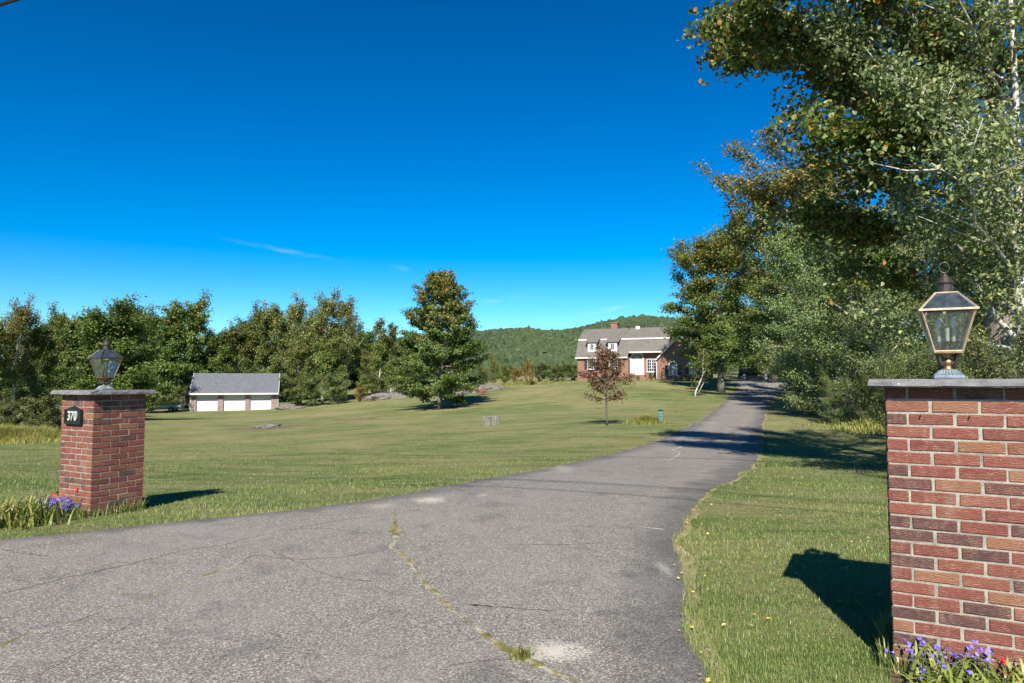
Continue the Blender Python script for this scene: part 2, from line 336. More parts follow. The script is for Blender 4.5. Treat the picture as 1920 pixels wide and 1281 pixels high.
# driveway edges as functions of Y
_L = np.array([(-32, -3), (-14, 3.0), (-9, 4.9), (-5.2, 6.9), (-1.95, 9.15), (0, 12.6), (1.93, 17), (5.55, 24.5), (8.6, 31.5), (15.2, 50), (21.2, 65), (25.0, 76), (29, 90), (29.5, 96)])
_Rr = np.array([(30, -3), (6, -.5), (2.2, 1.2), (1.15, 2.6), (.98, 3.7), (1.3, 5.6), (1.78, 7.6), (2.9, 10.2), (3.75, 11.8), (6.1, 17), (10.9, 30), (18, 48), (24.3, 63), (30, 76), (36.5, 88), (37.5, 96)])
_ys = np.linspace(-3, 96, 1981); _k = np.ones(21)/21
def _sm(a): return np.convolve(np.pad(a, 10, mode='edge'), _k, mode='valid')
_XL = _sm(_sm(np.interp(_ys, _L[:, 1], _L[:, 0]))); _XR = _sm(_sm(np.interp(_ys, _Rr[:, 1], _Rr[:, 0])))
_rg = np.random.default_rng(5)
def _wob(scale, amp):
    n = int(99/scale)+3; return np.interp(_ys, np.linspace(-3, 96, n), _rg.normal(0, amp, n))
_XL = _XL+_wob(1.3, .045)+_wob(.35, .035); _XR = _XR+_wob(1.3, .04)+_wob(.35, .035)
def dl(y): return np.interp(y, _ys, _XL)
def dr(y): return np.interp(y, _ys, _XR)

# ground sheet
def axis(lo, hi, dense_lo, dense_hi, step, grow):
    a = list(np.arange(dense_lo, dense_hi+1e-6, step))
    s = step; x = a[-1]
    while x < hi: s *= grow; x += s; a.append(x)
    s = step; x = a[0]; b = []
    while x > lo: s *= grow; x -= s; b.append(x)
    return np.array(b[::-1]+a)
gx = axis(-3500, 3500, -30, 30, .75, 1.06); gy = axis(-600, 4500, -8, 100, .75, 1.07)
GX, GY = np.meshgrid(gx, gy); GZ = terr(GX, GY)
nv, nu = GX.shape
idx = np.arange(nv*nu).reshape(nv, nu)
GF = np.stack([idx[:-1, :-1], idx[:-1, 1:], idx[1:, 1:], idx[1:, :-1]], -1).reshape(-1, 4)
def m_lawn():
    t = NT('mown lawn'); p = t.pos()
    big = t.noise(p, .11, 4, .6, .3); mid = t.noise(t.map(p, (.35, 1.1, 1), (0, 0, R(-24))), 1.0, 5, .7)
    mow = t.noise(t.map(p, (.30, 1.5, 1), (0, 0, R(-12))), 1.0, 6, .72, .6)
    fine = t.noise(p, 26, 5, .8); tuft = t.noise(p, 5.5, 4, .75)
    col = t.ramp(mid, [(.28, (.092, .128, .033)), (.5, (.165, .188, .057)), (.72, (.260, .242, .108))])
    col = t.mix(col, (.092, .140, .036), t.ramp(big, [(.42, .85), (.56, 0)]))
    col = t.mix(col, (.25, .205, .105), t.ramp(t.math('MULTIPLY', mow, t.math('ADD', big, .45)), [(.42, 0), (.62, .8)]))
    pat = t.noise(t.map(p, (.8, 1.6, 1), (0, 0, R(20))), .55, 6, .75, .8)
    col = t.mix(col, (.27, .225, .115), t.ramp(pat, [(.47, 0), (.66, .8)]))
    col = t.mix(col, (.065, .100, .025), t.ramp(pat, [(.34, .85), (.48, 0)]))
    dry = t.noise(t.map(p, (1, 1.5, 1)), .045, 5, .7, .5)
    col = t.mix(col, (.29, .235, .12), t.ramp(dry, [(.53, 0), (.66, .6)]))
    col = t.mix(col, (.050, .072, .020), t.ramp(tuft, [(.28, .6), (.5, 0)]))
    col = t.mix(col, (.36, .33, .19), t.ramp(fine, [(.54, 0), (.72, .65)]))
    col = t.mix(col, (.03, .045, .012), t.ramp(fine, [(.28, .6), (.44, 0)]))
    spk = t.noise(t.map(p, (1.2, 2.4, 1), (0, 0, R(-10))), 2.6, 6, .85)
    col = t.mix(col, (.30, .27, .14), t.ramp(spk, [(.55, 0), (.70, .55)])); col = t.mix(col, (.055, .088, .022), t.ramp(spk, [(.30, .6), (.45, 0)]))
    h = t.math('ADD', fine, t.math('MULTIPLY', tuft, 1.5))
    return t.end(t.pbr(col, .95, 0, .08, t.bump(h, .9, .05)))
LAWN = m_lawn()
ground = link('ground', np_mesh('ground', np.stack([GX, GY, GZ], -1).reshape(-1, 3), GF, LAWN, smooth=True)); tag(ground, kind='structure')

# driveway
def m_asphalt():
    t = NT('worn asphalt'); p = t.pos()
    agg = t.n('ShaderNodeTexVoronoi', {'Vector': p, 'Scale': 115.0, 'Randomness': 1.0})
    fine = t.noise(p, 70, 4, .8); mid = t.noise(p, 2.2, 5, .65); big = t.noise(p, .5, 4, .6, .4)
    g = t.ramp(t.n('ShaderNodeSeparateColor', {0: agg.outputs['Color']}).outputs[0], [(0, (.052, .047, .042)), (.45, (.158, .143, .125)), (.8, (.29, .258, .220)), (1, (.55, .50, .43))])
    col = t.mix(g, (.170, .153, .134), .25)
    col = t.mix(col, (.04, .04, .043), t.ramp(fine, [(.30, .75), (.46, 0)]))
    col = t.mix(col, (.33, .30, .26), t.ramp(fine, [(.6, 0), (.75, .5)]))
    col = t.mix(col, (.23, .21, .19), t.ramp(big, [(.45, 0), (.68, .5)]))
    col = t.mix(col, (.072, .067, .063), t.ramp(mid, [(.33, .38), (.46, 0)]))
    ac = t.n('ShaderNodeAttribute', attribute_name='lc').outputs['Fac']
    ed_ = t.math('ADD', ac, t.math('MULTIPLY_ADD', mid, .5, -.25))
    col = t.mix(col, (.052, .050, .050), t.ramp(ed_, [(0.0, .6), (.16, .35), (.30, 0)]))
    col = t.mix(col, (.06, .058, .057), t.ramp(t.noise(t.map(p, (.9, .35, 1), (0, 0, R(-30))), 1.0, 5, .7, .5), [(.57, 0), (.70, .28)]))
    # pale sandy spots
    for (x, y, rx, ry, a) in SPOTS:
        d = t.n('ShaderNodeVectorMath', {0: t.map(t.n('ShaderNodeVectorMath', {0: p, 1: (-x, -y, 0)}, operation='ADD').outputs[0], (1/rx, 1/ry, 0))}, operation='LENGTH').outputs['Value']
        d = t.math('ADD', d, t.math('MULTIPLY_ADD', t.noise(p, 6, 6, .8), 1.5, -.75)); d = t.math('ADD', d, t.math('MULTIPLY_ADD', t.n('ShaderNodeSeparateColor', {0: agg.outputs['Color']}).outputs[1], .9, -.45)); d = t.math('ADD', d, t.math('MULTIPLY_ADD', t.noise(p, 22, 5, .8), 1.2, -.6))
        col = t.mix(col, (.46, .42, .35), t.ramp(d, [(.25, a), (1.0, 0)]))
    h = t.math('ADD', agg.outputs['Distance'], fine)
    return t.end(t.pbr(col, .9, 0, .2, t.bump(h, .55, .008)))
def g0(u, v):            # point on the near, almost level, ground
    p = P(u, v, 1.0); s = EYE/(EYE-p.z); return (p.x*s, s)
SPOTS = [(*g0(1040, 1226), .22, .17, .9), (*g0(808, 944), .24, .30, .8), (*g0(905, 934), .10, .2, .35), (*g0(715, 956), .2, .2, .35), (*g0(1245, 1070), .08, .22, .4),
         (1.0, 14.0, .25, 1.2, .35), (8.9, 31, .5, .35, .35)]
ASPHALT = m_asphalt()
yy = np.concatenate([np.arange(-3, 14, .12), np.arange(14, 40, .3), np.arange(40, 96, .7)]); M = 24
ss = np.linspace(0, 1, M); DX = dl(yy)[:, None]*(1-ss)+dr(yy)[:, None]*ss; DY = np.repeat(yy[:, None], M, 1)
DZ = terr(DX, DY)+.018
crown = np.minimum(ss, 1-ss)*2; DZ += np.clip(crown*6, 0, 1)[None, :]*.008
DA = np.minimum(DX-dl(DY), dr(DY)-DX)/2.2; idx = np.arange(DX.size).reshape(DX.shape)
DF = np.stack([idx[:-1, :-1], idx[:-1, 1:], idx[1:, 1:], idx[1:, :-1]], -1).reshape(-1, 4)
drive = link('driveway', np_mesh('driveway', np.stack([DX, DY, DZ], -1).reshape(-1, 3), DF, ASPHALT, DA.ravel(), smooth=True)); tag(drive, kind='structure')
rx = np.arange(-80, 81, 4.0); ry = np.array([-9, -6, -3.02]); RX, RY = np.meshgrid(rx, ry); RZ = terr(RX, RY)+.02
idx = np.arange(RX.size).reshape(RX.shape)
road = link('road', np_mesh('road', np.stack([RX, RY, RZ], -1).reshape(-1, 3), np.stack([idx[:-1, :-1], idx[:-1, 1:], idx[1:, 1:], idx[1:, :-1]], -1).reshape(-1, 4), ASPHALT)); tag(road, kind='structure')

# dry sandy verge along both edges
def m_verge():
    t = NT('dry verge'); p = t.pos(); n = t.noise(p, 5, 5, .7); f = t.noise(p, 50, 3, .8)
    col = t.ramp(n, [(.32, (.12, .13, .045)), (.48, (.24, .19, .10)), (.66, (.42, .36, .26))]); col = t.mix(col, (.07, .06, .035), t.ramp(f, [(.32, .7), (.48, 0)]))
    return t.end(t.pbr(col, .95, 0, .08, t.bump(f, .9, .02)))
VERGE = m_verge()
for sgn, fn in ((-1, dl), (1, dr)):
    yv = np.arange(1.5, 66, .12); rv = np.random.default_rng(7+sgn); w_ = np.abs(.055+.05*np.interp(yv, np.arange(0, 70, .5), rv.normal(0, 1, 140)))+.03*rv.uniform(0, 1, len(yv))
    xi = fn(yv)-sgn*.03; xo = fn(yv)+sgn*w_
    V = np.stack([np.stack([xi, yv, terr(xi, yv)+.012], -1), np.stack([xo, yv, terr(xo, yv)+.006], -1)], 1).reshape(-1, 3); i = np.arange(len(yv)-1)*2
    tag(link('verge', np_mesh('verge', V, np.stack([i, i+1, i+3, i+2], -1), VERGE)), kind='structure')

# cracks in the asphalt: ribbons of sand and moss, dark hairlines
def m_crackfill():
    t = NT('sand and moss'); p = t.pos(); n = t.noise(p, 6, 4, .7); f = t.noise(p, 60, 3, .8)
    col = t.ramp(n, [(.36, (.09, .10, .032)), (.48, (.20, .155, .062)), (.60, (.33, .30, .24))])
    col = t.mix(col, (.09, .09, .03), t.ramp(f, [(.35, .7), (.5, 0)]))
    return t.end(t.pbr(col, .95, 0, .1, t.bump(f, .9, .01)))
CRACKFILL = m_crackfill(); CRACKDARK = m_plain('crack shadow dirt', (.028, .027, .027), .95, 0, .05, .3, 30)
SANDLINE = m_plain('pale crack sand', (.42, .38, .32), .95, 0, .05, .25, 30)
rg = np.random.default_rng(11)
def ribbon(name, px, w, mat, jit, dz, step=.04, far=None):
    pts = np.array([far(p) if far else g0(*p) for p in px])
    seg = np.hypot(*np.diff(pts, axis=0).T); t = np.concatenate([[0], np.cumsum(seg)]); n = max(int(t[-1]/step), 4)
    s = np.linspace(0, t[-1], n); x = np.interp(s, t, pts[:, 0]); y = np.interp(s, t, pts[:, 1])
    dx = np.gradient(x); dy = np.gradient(y); l = np.hypot(dx, dy); nx, ny = -dy/l, dx/l
    off = np.convolve(rg.normal(0, jit, n), [.25, .5, .25], 'same'); x = x+nx*off; y = y+ny*off
    ww = w*np.clip(1+rg.normal(0, .6, n), .15, 2.4)*np.clip(.85+.75*np.interp(np.arange(n), np.linspace(0, n, max(n//9, 3)), rg.normal(0, 1, max(n//9, 3))), .10, 2.2); ww[0] = ww[-1] = .001
    V = []
    for sg in (-.5, 0, .5):
        X = x+nx*ww*sg*2*.5; Y = y+ny*ww*sg*2*.5; V.append(np.stack([X, Y, terr(X, Y)+.026+dz*(1 if sg == 0 else 0)], -1))
    V = np.stack(V, 1).reshape(-1, 3); i = np.arange(n-1)*3
    F = np.concatenate([np.stack([i, i+1, i+4, i+3], -1), np.stack([i+1, i+2, i+5, i+4], -1)])
    return link(name, np_mesh(name, V, F, mat), drive), np.stack([x, y], -1)
_, crack_pts = ribbon('mossy_crack', [(738, 965), (741, 990), (743, 1018), (735, 1037), (762, 1055), (778, 1075), (790, 1097), (820, 1120), (850, 1155), (890, 1180), (925, 1205), (950, 1228), (975, 1240), (1010, 1252), (1060, 1275), (1085, 1290)], .042, CRACKFILL, .016, .006)
_, crack_pts2 = ribbon('mossy_crack', [(-30, 1236), (12, 1218), (60, 1198), (100, 1190), (170, 1168), (270, 1133), (320, 1117), (380, 1092), (440, 1072), (478, 1052)], .020, CRACKFILL, .012, .004)
for px, w in [([(65, 1281), (110, 1258), (190, 1210), (250, 1180)], .008), ([(0, 1128), (120, 1098), (230, 1074), (340, 1045), (420, 1033), (470, 1018)], .007),
              ([(830, 1270), (850, 1252), (900, 1246), (960, 1240)], .012), ([(880, 1140), (960, 1146), (1040, 1150)], .010), ([(470, 1052), (560, 1060), (640, 1055), (730, 1040)], .006),
              ([(0, 1042), (50, 1052), (90, 1056)], .012), ([(560, 1000), (640, 985), (700, 978)], .006), ([(900, 1262), (960, 1275), (1000, 1290)], .010), ([(500, 1040), (620, 1090), (700, 1100)], .005),
              ([(940, 1030), (1060, 1028), (1150, 1024)], .008), ([(690, 1010), (600, 1000), (520, 1006)], .006)]:
    ribbon('hairline_crack', px, w, CRACKDARK, .012, .002)
#ribbon('sandy_crack', [(838, 955), (920, 960), (1000, 966), (1100, 978)], .008, SANDLINE, .02, .003)
ribbon('sandy_crack', [(1195, 992), (1220, 996), (1245, 999)], .008, SANDLINE, .01, .003)
def far_pt(p):
    # walk along the ray to the terrain
    for Y in np.arange(5, 60, .05):
        q = P(p[0], p[1], Y)
        if q.z < tz(q.x, q.y): return (q.x, q.y)
    return (q.x, q.y)
ribbon('sandy_crack', [(1252, 866), (1268, 858), (1276, 850), (1262, 846), (1280, 838)], .03, SANDLINE, .02, .003, .1, far_pt)
#ribbon('sandy_crack', [(1000, 910), (1080, 892), (1150, 878)], .03, SANDLINE, .03, .003, .1, far_pt)

# ------------------------------------------------------------------ foliage helpers
def leaf_mesh(name, pts, size, seed, mat, tint=None, up=.35, ratio=.62, six=False, out=None, droop=None):
    rng = np.random.default_rng(seed); n = len(pts)
    nr = rng.normal(0, 1, (n, 3)); nr[:, 2] = nr[:, 2]+up*1.5
    if out is not None: nr += out*1.0
    nr /= np.linalg.norm(nr, axis=1)[:, None]+1e-9
    tg = rng.normal(0, 1, (n, 3))
    if droop: tg[:, 2] -= droop
    tg -= nr*(tg*nr).sum(1)[:, None]; tg /= np.linalg.norm(tg, axis=1)[:, None]+1e-9
    bt = np.cross(nr, tg); s = (size*rng.uniform(.65, 1.3, n))[:, None]
    a = rng.uniform(0, 1, n)*.85 if tint is None else np.clip(tint, 0, 1)
    if not six:
        V = np.stack([pts-tg*s*.5, pts+bt*s*ratio*.5+nr*s*.10, pts+tg*s*.5, pts-bt*s*ratio*.5+nr*s*.10], 1).reshape(-1, 3)
        F = np.arange(4*n).reshape(n, 4)
        return np_mesh(name, V, F, mat, np.repeat(a, 4))
    b1, b2 = bt*s*ratio*.5, bt*s*ratio*.36
    V = np.stack([pts-tg*s*.5, pts-tg*s*.12+b1+nr*s*.09, pts+tg*s*.2+b2+nr*s*.07, pts+tg*s*.55, pts+tg*s*.2-b2+nr*s*.07, pts-tg*s*.12-b1+nr*s*.09], 1).reshape(-1, 3)
    i = (np.arange(n)*6)[:, None]
    F = np.concatenate([i+np.array([0, 1, 2, 3]), i+np.array([0, 3, 4, 5])])
    return np_mesh(name, V, F, mat, np.repeat(a, 6))

def skeleton(rng, H, r0, base, rfn, nbr, e0, e1, sub=5, lean=(0, 0), curve=.25, wander=.03, fork=None):
    """trunk and limbs; returns list of (points, radii), list of leaf-bearing segments"""
    br = []; segs = []
    n = 9; ph = rng.uniform(0, 6.28); zs = np.linspace(0, 1, n)
    tx = lean[0]*zs**1.5+np.sin(zs*5+ph)*wander*H*zs; ty = lean[1]*zs**1.5+np.cos(zs*4+ph)*wander*H*zs
    T = np.stack([tx, ty, zs*H*.97], -1); tr = r0*(1-zs)**.8+.012; tr[0] = r0*1.35
    br.append((T, tr, 8))
    for i in range(nbr):
        f = (i+.5)/nbr; f = base+(0.97-base)*f**.9; t = (f-base)/(1-base)
        p0 = np.array([np.interp(f, zs, T[:, k]) for k in range(3)]); rr = np.interp(f, zs, tr)
        az = i*2.4+rng.uniform(-.5, .5); L = rfn(t)*rng.uniform(.72, 1.12); el = R(e0+(e1-e0)*t+rng.uniform(-9, 9))
        d = np.array([math.cos(az)*math.cos(el), math.sin(az)*math.cos(el), math.sin(el)]); L /= max(math.cos(el), .45)
        k = np.linspace(0, 1, 6)[:, None]
        pts = p0+d*L*k+np.array([0, 0, 1.0])*curve*L*(k**2)*.5+rng.normal(0, .03*L, (6, 3))*k
        br.append((pts, np.linspace(min(rr*.55, .05+.018*L), .008, 6), 5)); segs.append((pts[2], pts[4], .8)); segs.append((pts[4], pts[5], .8))
        for s in range(sub):
            q = rng.uniform(.28, .97); b0 = np.array([np.interp(q, k[:, 0], pts[:, c]) for c in range(3)])
            a2 = az+rng.choice([-1, 1])*rng.uniform(.45, 1.25); e2 = el+rng.uniform(-.45, .35)
            L2 = L*rng.uniform(.22, .46)*(1.15-q*.4)
            d2 = np.array([math.cos(a2)*math.cos(e2), math.sin(a2)*math.cos(e2), math.sin(e2)])
            b1 = b0+d2*L2; segs.append((b0, b1, L2)); br.append((np.array([b0, (b0+b1)/2+rng.normal(0, .03, 3)*L2, b1]), np.array([.018+.004*L2, .012, .005]), 4))
    return br, segs
def leaves_on(rng, segs, n, spread, flat=.6):
    w = np.array([s[2] for s in segs]); w = w/w.sum(); k = rng.choice(len(segs), n, p=w)
    A = np.array([s[0] for s in segs])[k]; B = np.array([s[1] for s in segs])[k]
    t = rng.uniform(.05, 1.1, n)[:, None]; p = A+(B-A)*t
    return p+rng.normal(0, 1, (n, 3))*np.array([spread, spread, spread*flat]), k
def branch_mesh(name, br, mat):
    m = MB()
    for pts, rad, n in br: m.tube(pts, list(rad), n, cap=True)
    return m.mesh(name, mat, smooth=True)

class TreeKind: pass
def make_kind(seed, H, r0, base, rfn, nbr, e0, e1, nleaf, size, mat, bark, sub=5, spread=.35, flat=.6, tip=.25, curve=.25, droop=None, six=False, lean=(0, 0), wander=.03, up=.35, clump=.28, ratio=.62):
    rng = np.random.default_rng(seed); k = TreeKind(); k.H = H
    br, segs = skeleton(rng, H, r0, base, rfn, nbr, e0, e1, sub, lean, curve, wander)
    p, ki = leaves_on(rng, segs, nleaf, spread, flat)
    ok = p[:, 2] > .05; p = p[ok]; ki = ki[ok]
    z = p[:, 2]/H
    ct = rng.normal(0, clump*.5, len(segs))
    tint = rng.uniform(0, .8, len(p))*.75+.1+ct[ki]*.6
    tint = np.clip(tint, 0, .84)
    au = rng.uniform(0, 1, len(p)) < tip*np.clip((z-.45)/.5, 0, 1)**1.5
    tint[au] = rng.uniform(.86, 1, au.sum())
    out = p.copy(); out[:, 2] -= H*.45; out /= np.linalg.norm(out, axis=1)[:, None]+1e-6
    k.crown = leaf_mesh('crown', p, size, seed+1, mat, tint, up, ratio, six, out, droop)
    k.trunk = branch_mesh('trunk', br, bark); k.H = float(np.percentile(p[:, 2], 99.6))
    return k
def plant(kind, name, x, y, H, rz, label, cat='tree', group=None, wx=1.0, sink=.05):
    s = H/kind.H; e = empty(name, on(x, y, -sink), rz, label, cat, group); e.scale = (s*wx, s*wx, s)
    link('trunk', kind.trunk, e); link('crown', kind.crown, e); return e
def plant_px(kind, name, u, vtop, Y, rz, label, **kw):
    b = gp(u, Y); top = P(u, vtop, Y); return plant(kind, name, b.x, b.y, max(top.z-b.z, .5), rz, label, **kw)

def dome(p): return lambda t: p*(max(0.0, 1-(2*t-.75)**2*.55))**.5*(1 if t < .9 else .75)
def cone(p, q=.75): return lambda t: p*(1-t)**q*(min(1, .55+t*2.2))+.12
def column(p): return lambda t: p*(.55+.45*math.sin(math.pi*min(1, t*.9+.12)))*(1-.5*t)

# ------------------------------------------------------------------ brick gate pillars
PRZ = math.atan2(-.47, .88); E1 = Vector((math.cos(PRZ), math.sin(PRZ), 0)); E2 = Vector((-E1.y, E1.x, 0))
PW = .67; CH = .0725; BL = .2125; BD = .102; BH = .0605
def brick_variants():
    out = []
    for s in range(5):
        me = MB().box(-BL/2, BL/2, -BD/2, BD/2, -BH/2, BH/2).mesh('brick', BRICK, bevel=.0035)
        r = random.Random(s)
        for v in me.vertices: v.co += Vector((r.uniform(-1, 1), r.uniform(-1, 1), r.uniform(-1, 1)))*.0013
        out.append(me)
    return out
BRICKS = brick_variants()
def pillar(corner_center, courses, cap_t, label):
    pr = random.Random(courses)
    e = empty('brick_pillar', (corner_center.x, corner_center.y, .0), PRZ, label, 'pillar')
    h = courses*CH+.012; c = PW/2-.006
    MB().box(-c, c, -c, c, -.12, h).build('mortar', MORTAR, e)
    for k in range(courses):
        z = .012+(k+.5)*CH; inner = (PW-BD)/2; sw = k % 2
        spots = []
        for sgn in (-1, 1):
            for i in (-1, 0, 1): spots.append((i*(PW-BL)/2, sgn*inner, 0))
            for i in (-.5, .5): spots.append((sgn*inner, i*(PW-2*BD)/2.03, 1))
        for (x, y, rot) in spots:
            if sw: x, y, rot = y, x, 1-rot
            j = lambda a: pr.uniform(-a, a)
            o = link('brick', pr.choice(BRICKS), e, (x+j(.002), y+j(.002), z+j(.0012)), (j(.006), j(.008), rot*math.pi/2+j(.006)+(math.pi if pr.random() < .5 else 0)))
    # capstone: rough split edges
    o = PW/2+.088; m = MB(); n = 14; bot = []; 
    ring = []
    for s in range(4):
        for i in range(n):
            t = -1+2*i/n; q = [(t, -1), (1, t), (-t, 1), (-1, -t)][s]; ring.append((q[0]*o, q[1]*o))
    L = len(ring)
    def rr(z, ins): return [(x*(1-ins)+pr.uniform(-.004, .004), y*(1-ins)+pr.uniform(-.004, .004), z+pr.uniform(-.002, .002)) for x, y in ring]
    lv = [rr(h+.001, .02), rr(h+.008, 0), rr(h+cap_t*.6, .004), rr(h+cap_t, .018)]
    vs = [p for r_ in lv for p in r_]; fs = [(a*L+i, a*L+(i+1) % L, (a+1)*L+(i+1) % L, (a+1)*L+i) for a in range(3) for i in range(L)]
    fs += [tuple(range(L))[::-1], tuple(range(3*L, 4*L))]
    m.add(vs, fs).build('capstone', CAPSTONE, e)
    return e, h+cap_t
cR = Vector((2.155, 3.95, 0))+(E1+E2)*PW/2; cL = Vector((-5.07, 8.30, 0))+(E2-E1)*PW/2
pilR, topR = pillar(cR, 22, .046, 'near right brick gate pillar with lichened capstone, cut by the right edge of the photo')
pilL, topL = pillar(cL, 20, .055, 'far left brick gate pillar carrying the black house number plaque')
for x in (-.165, .065):      # two leftover screws
    MB().tube([(x, -PW/2+.01, topR-.205), (x+.004, -PW/2-.028, topR-.200)], .0035, 6).build('screw', BRONZE, pilR)

# house number plaque on the left pillar
plq = empty('number_plaque', cL+E1*-.04-E2*(PW/2+.006)+Vector((0, 0, 1.10)), PRZ, 'black arched plaque with silver house number on left brick pillar', 'plaque')
arc = [(-.175, 0), (.175, 0), (.175, .185)]+[(.175-.05-.25*(i/8), .185+.035*math.sin(math.pi*min(1, max(0, i/8)))) for i in range(9)]+[(-.175, .185)]
MB().prism(arc, -.022, 0.0).build('backplate', BLACKIRON, plq)
for x in (-.172, .158): MB().box(x, x+.014, -.030, -.0225, .004, .183).build('side_rim', BLACKIRON, plq)
MB().box(-.157, .157, -.034, -.0225, .004, .03).build('bottom_rim', BLACKIRON, plq)
for i, ch in enumerate('370'):
    cu = bpy.data.curves.new('numeral', 'FONT'); cu.body = ch; cu.size = .165; cu.extrude = .006; cu.align_x = 'CENTER'; cu.offset = .001
    tmp = bpy.data.objects.new('tmp', cu); COL.objects.link(tmp); dg = bpy.context.evaluated_depsgraph_get()
    me = bpy.data.meshes.new_from_object(tmp.evaluated_get(dg)); bpy.data.objects.remove(tmp)
    me.materials.clear(); me.materials.append(SILVER); me.name = 'numeral'
    link('numeral', me, plq, (-.068+i*.068, -.029, .048), (R(90), 0, 0), (.72, 1, 1))

# ------------------------------------------------------------------ lanterns
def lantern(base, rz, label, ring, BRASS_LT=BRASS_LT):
    e = empty('lantern', base, rz, label, 'lantern'); e.scale = (.80, .80, 1.0)
    q = math.pi/4; s2 = math.sqrt(2)
    MB().lathe([(r*s2, z) for r, z in [(.098, 0), (.098, .018), (.090, .022), (.070, .034), (.056, .050), (.050, .056)]], 4, a0=q).build('pedestal', PEDESTAL, e, bevel=.003)
    m = MB()
    for k in range(4):
        for i in range(-3, 4):
            a = k*math.pi/2; t = i/3.6
            p = [Vector((t*w, -w-.001, z)) for w, z in [(.088, .023), (.070, .035), (.056, .050)]]
            rot = Matrix.Rotation(a, 3, 'Z'); m.tube([rot @ v for v in p], .004, 4)
    m.build('fluting', PEDESTAL, e)
    MB().lathe([(.046, .056), (.036, .066), (.030, .078), (.038, .088), (.038, .112), (.026, .118), (.024, .14), (.040, .150)], 16).build('neck', BRASS, e, smooth=True)
    for k in range(4):
        a = q+k*math.pi/2; c, s = math.cos(a), math.sin(a)
        MB().tube([(c*r, s*r, z) for r, z in [(.040, .075), (.060, .085), (.075, .110), (.082, .140), (.105, .155)]], [.010, .012, .012, .010, .008], 6).build('bracket', BRONZE, e, smooth=True)
    b, t, zb, zt = .088, .166, .160, .402
    MB().lathe([(.093*s2, .152), (.093*s2, .162)], 4, a0=q).build('floor_plate', BRASS, e)
    for k in range(4):
        a = k*math.pi/2; rot = Matrix.Rotation(a, 3, 'Z')
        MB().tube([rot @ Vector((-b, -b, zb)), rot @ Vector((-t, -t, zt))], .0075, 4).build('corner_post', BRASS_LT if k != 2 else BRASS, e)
        p0, p1, p2, p3 = [(-b, -b, zb+.006), (b, -b, zb+.006), (t, -t, zt-.004), (-t, -t, zt-.004)]
        inn = Vector((0, .003, 0)); pts = [Vector(p) for p in (p0, p1, p2, p3)]
        MB().add([rot @ p for p in pts]+[rot @ (p+inn) for p in pts], [(0, 1, 2, 3), (7, 6, 5, 4), (0, 4, 5, 1), (1, 5, 6, 2), (2, 6, 7, 3), (3, 7, 4, 0)]).build('glass_pane', GLASS, e)
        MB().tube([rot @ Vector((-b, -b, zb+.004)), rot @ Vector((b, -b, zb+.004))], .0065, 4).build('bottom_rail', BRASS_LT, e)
        # roof
        r1, z1, r2, z2 = .176, .414, .072, .512
        MB().hexa([rot @ Vector(p) for p in ((-.187, -.187, .402), (.187, -.187, .402), (.160, -.160, .402), (-.160, -.160, .402))],
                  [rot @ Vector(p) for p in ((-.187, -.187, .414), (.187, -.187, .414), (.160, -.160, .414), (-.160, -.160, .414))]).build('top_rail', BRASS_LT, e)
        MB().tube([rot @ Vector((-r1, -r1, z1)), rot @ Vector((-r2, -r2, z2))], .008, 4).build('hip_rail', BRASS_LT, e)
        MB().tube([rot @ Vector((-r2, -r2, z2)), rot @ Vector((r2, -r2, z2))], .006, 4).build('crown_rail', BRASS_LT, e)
        pts = [Vector(p) for p in ((-r1, -r1, z1), (r1, -r1, z1), (r2, -r2, z2), (-r2, -r2, z2))]
        MB().add([rot @ p for p in pts]+[rot @ (p+Vector((0, .004, -.003))) for p in pts], [(0, 1, 2, 3), (7, 6, 5, 4), (0, 4, 5, 1), (1, 5, 6, 2), (2, 6, 7, 3), (3, 7, 4, 0)]).build('roof_pane', GLASS_ROOF, e)
    MB().lathe([(.05, .506), (.052, .512), (.050, .520), (.050, .572), (.046, .574)], 18).build('chimney', BRONZE, e, smooth=False)
    MB().lathe([(.060, .572), (.062, .578), (.030, .612), (.010, .634), (.004, .640)], 18).build('chimney_cap', BRONZE, e)
    if ring:
        m = MB(); pts = [(.032*math.cos(a), 0, .671+.032*math.sin(a)) for a in np.linspace(0, 2*math.pi, 25)]
        m.tube(pts, .0035, 6).build('ring', BRONZE, e, smooth=True)
    else:
        MB().lathe([(.006, .636), (.012, .648), (.004, .660), (.002, .700)], 8).build('finial', BRONZE, e)
    MB().lathe([(.014, .162), (.012, .25), (.02, .262)], 10).build('candle_stem', BRASS, e)
    for k, (cx, cy) in enumerate([(0, -.048), (.046, .028), (-.046, .028)]):
        c = MB().tube([(0, 0, .215), (cx*.7, cy*.7, .205), (cx, cy, .225)], .005, 6)
        c.build('candle_arm', BRASS, e)
        cd = MB().lathe([(.0125, .225), (.0125, .298), (.010, .302)], 12, (cx, cy, 0)).build('candle', CANDLE, e)
        if k: MB().lathe([(.008, .302), (.018, .322), (.016, .345), (.006, .368), (.002, .376)], 12, (cx, cy, 0)).build('bulb', BULB, cd, smooth=True)
    return e
lantern((cR.x, cR.y, topR+.001), PRZ+R(1), 'brass post lantern with ring on top, standing on the near right pillar', True)
lantern((cL.x, cL.y, topL+.001), PRZ-R(2), 'brass post lantern with shade-darkened frame and pointed finial, standing on the left numbered pillar', False, BRONZE)  # dark bronze on the frame paints in the shade of facing away from light

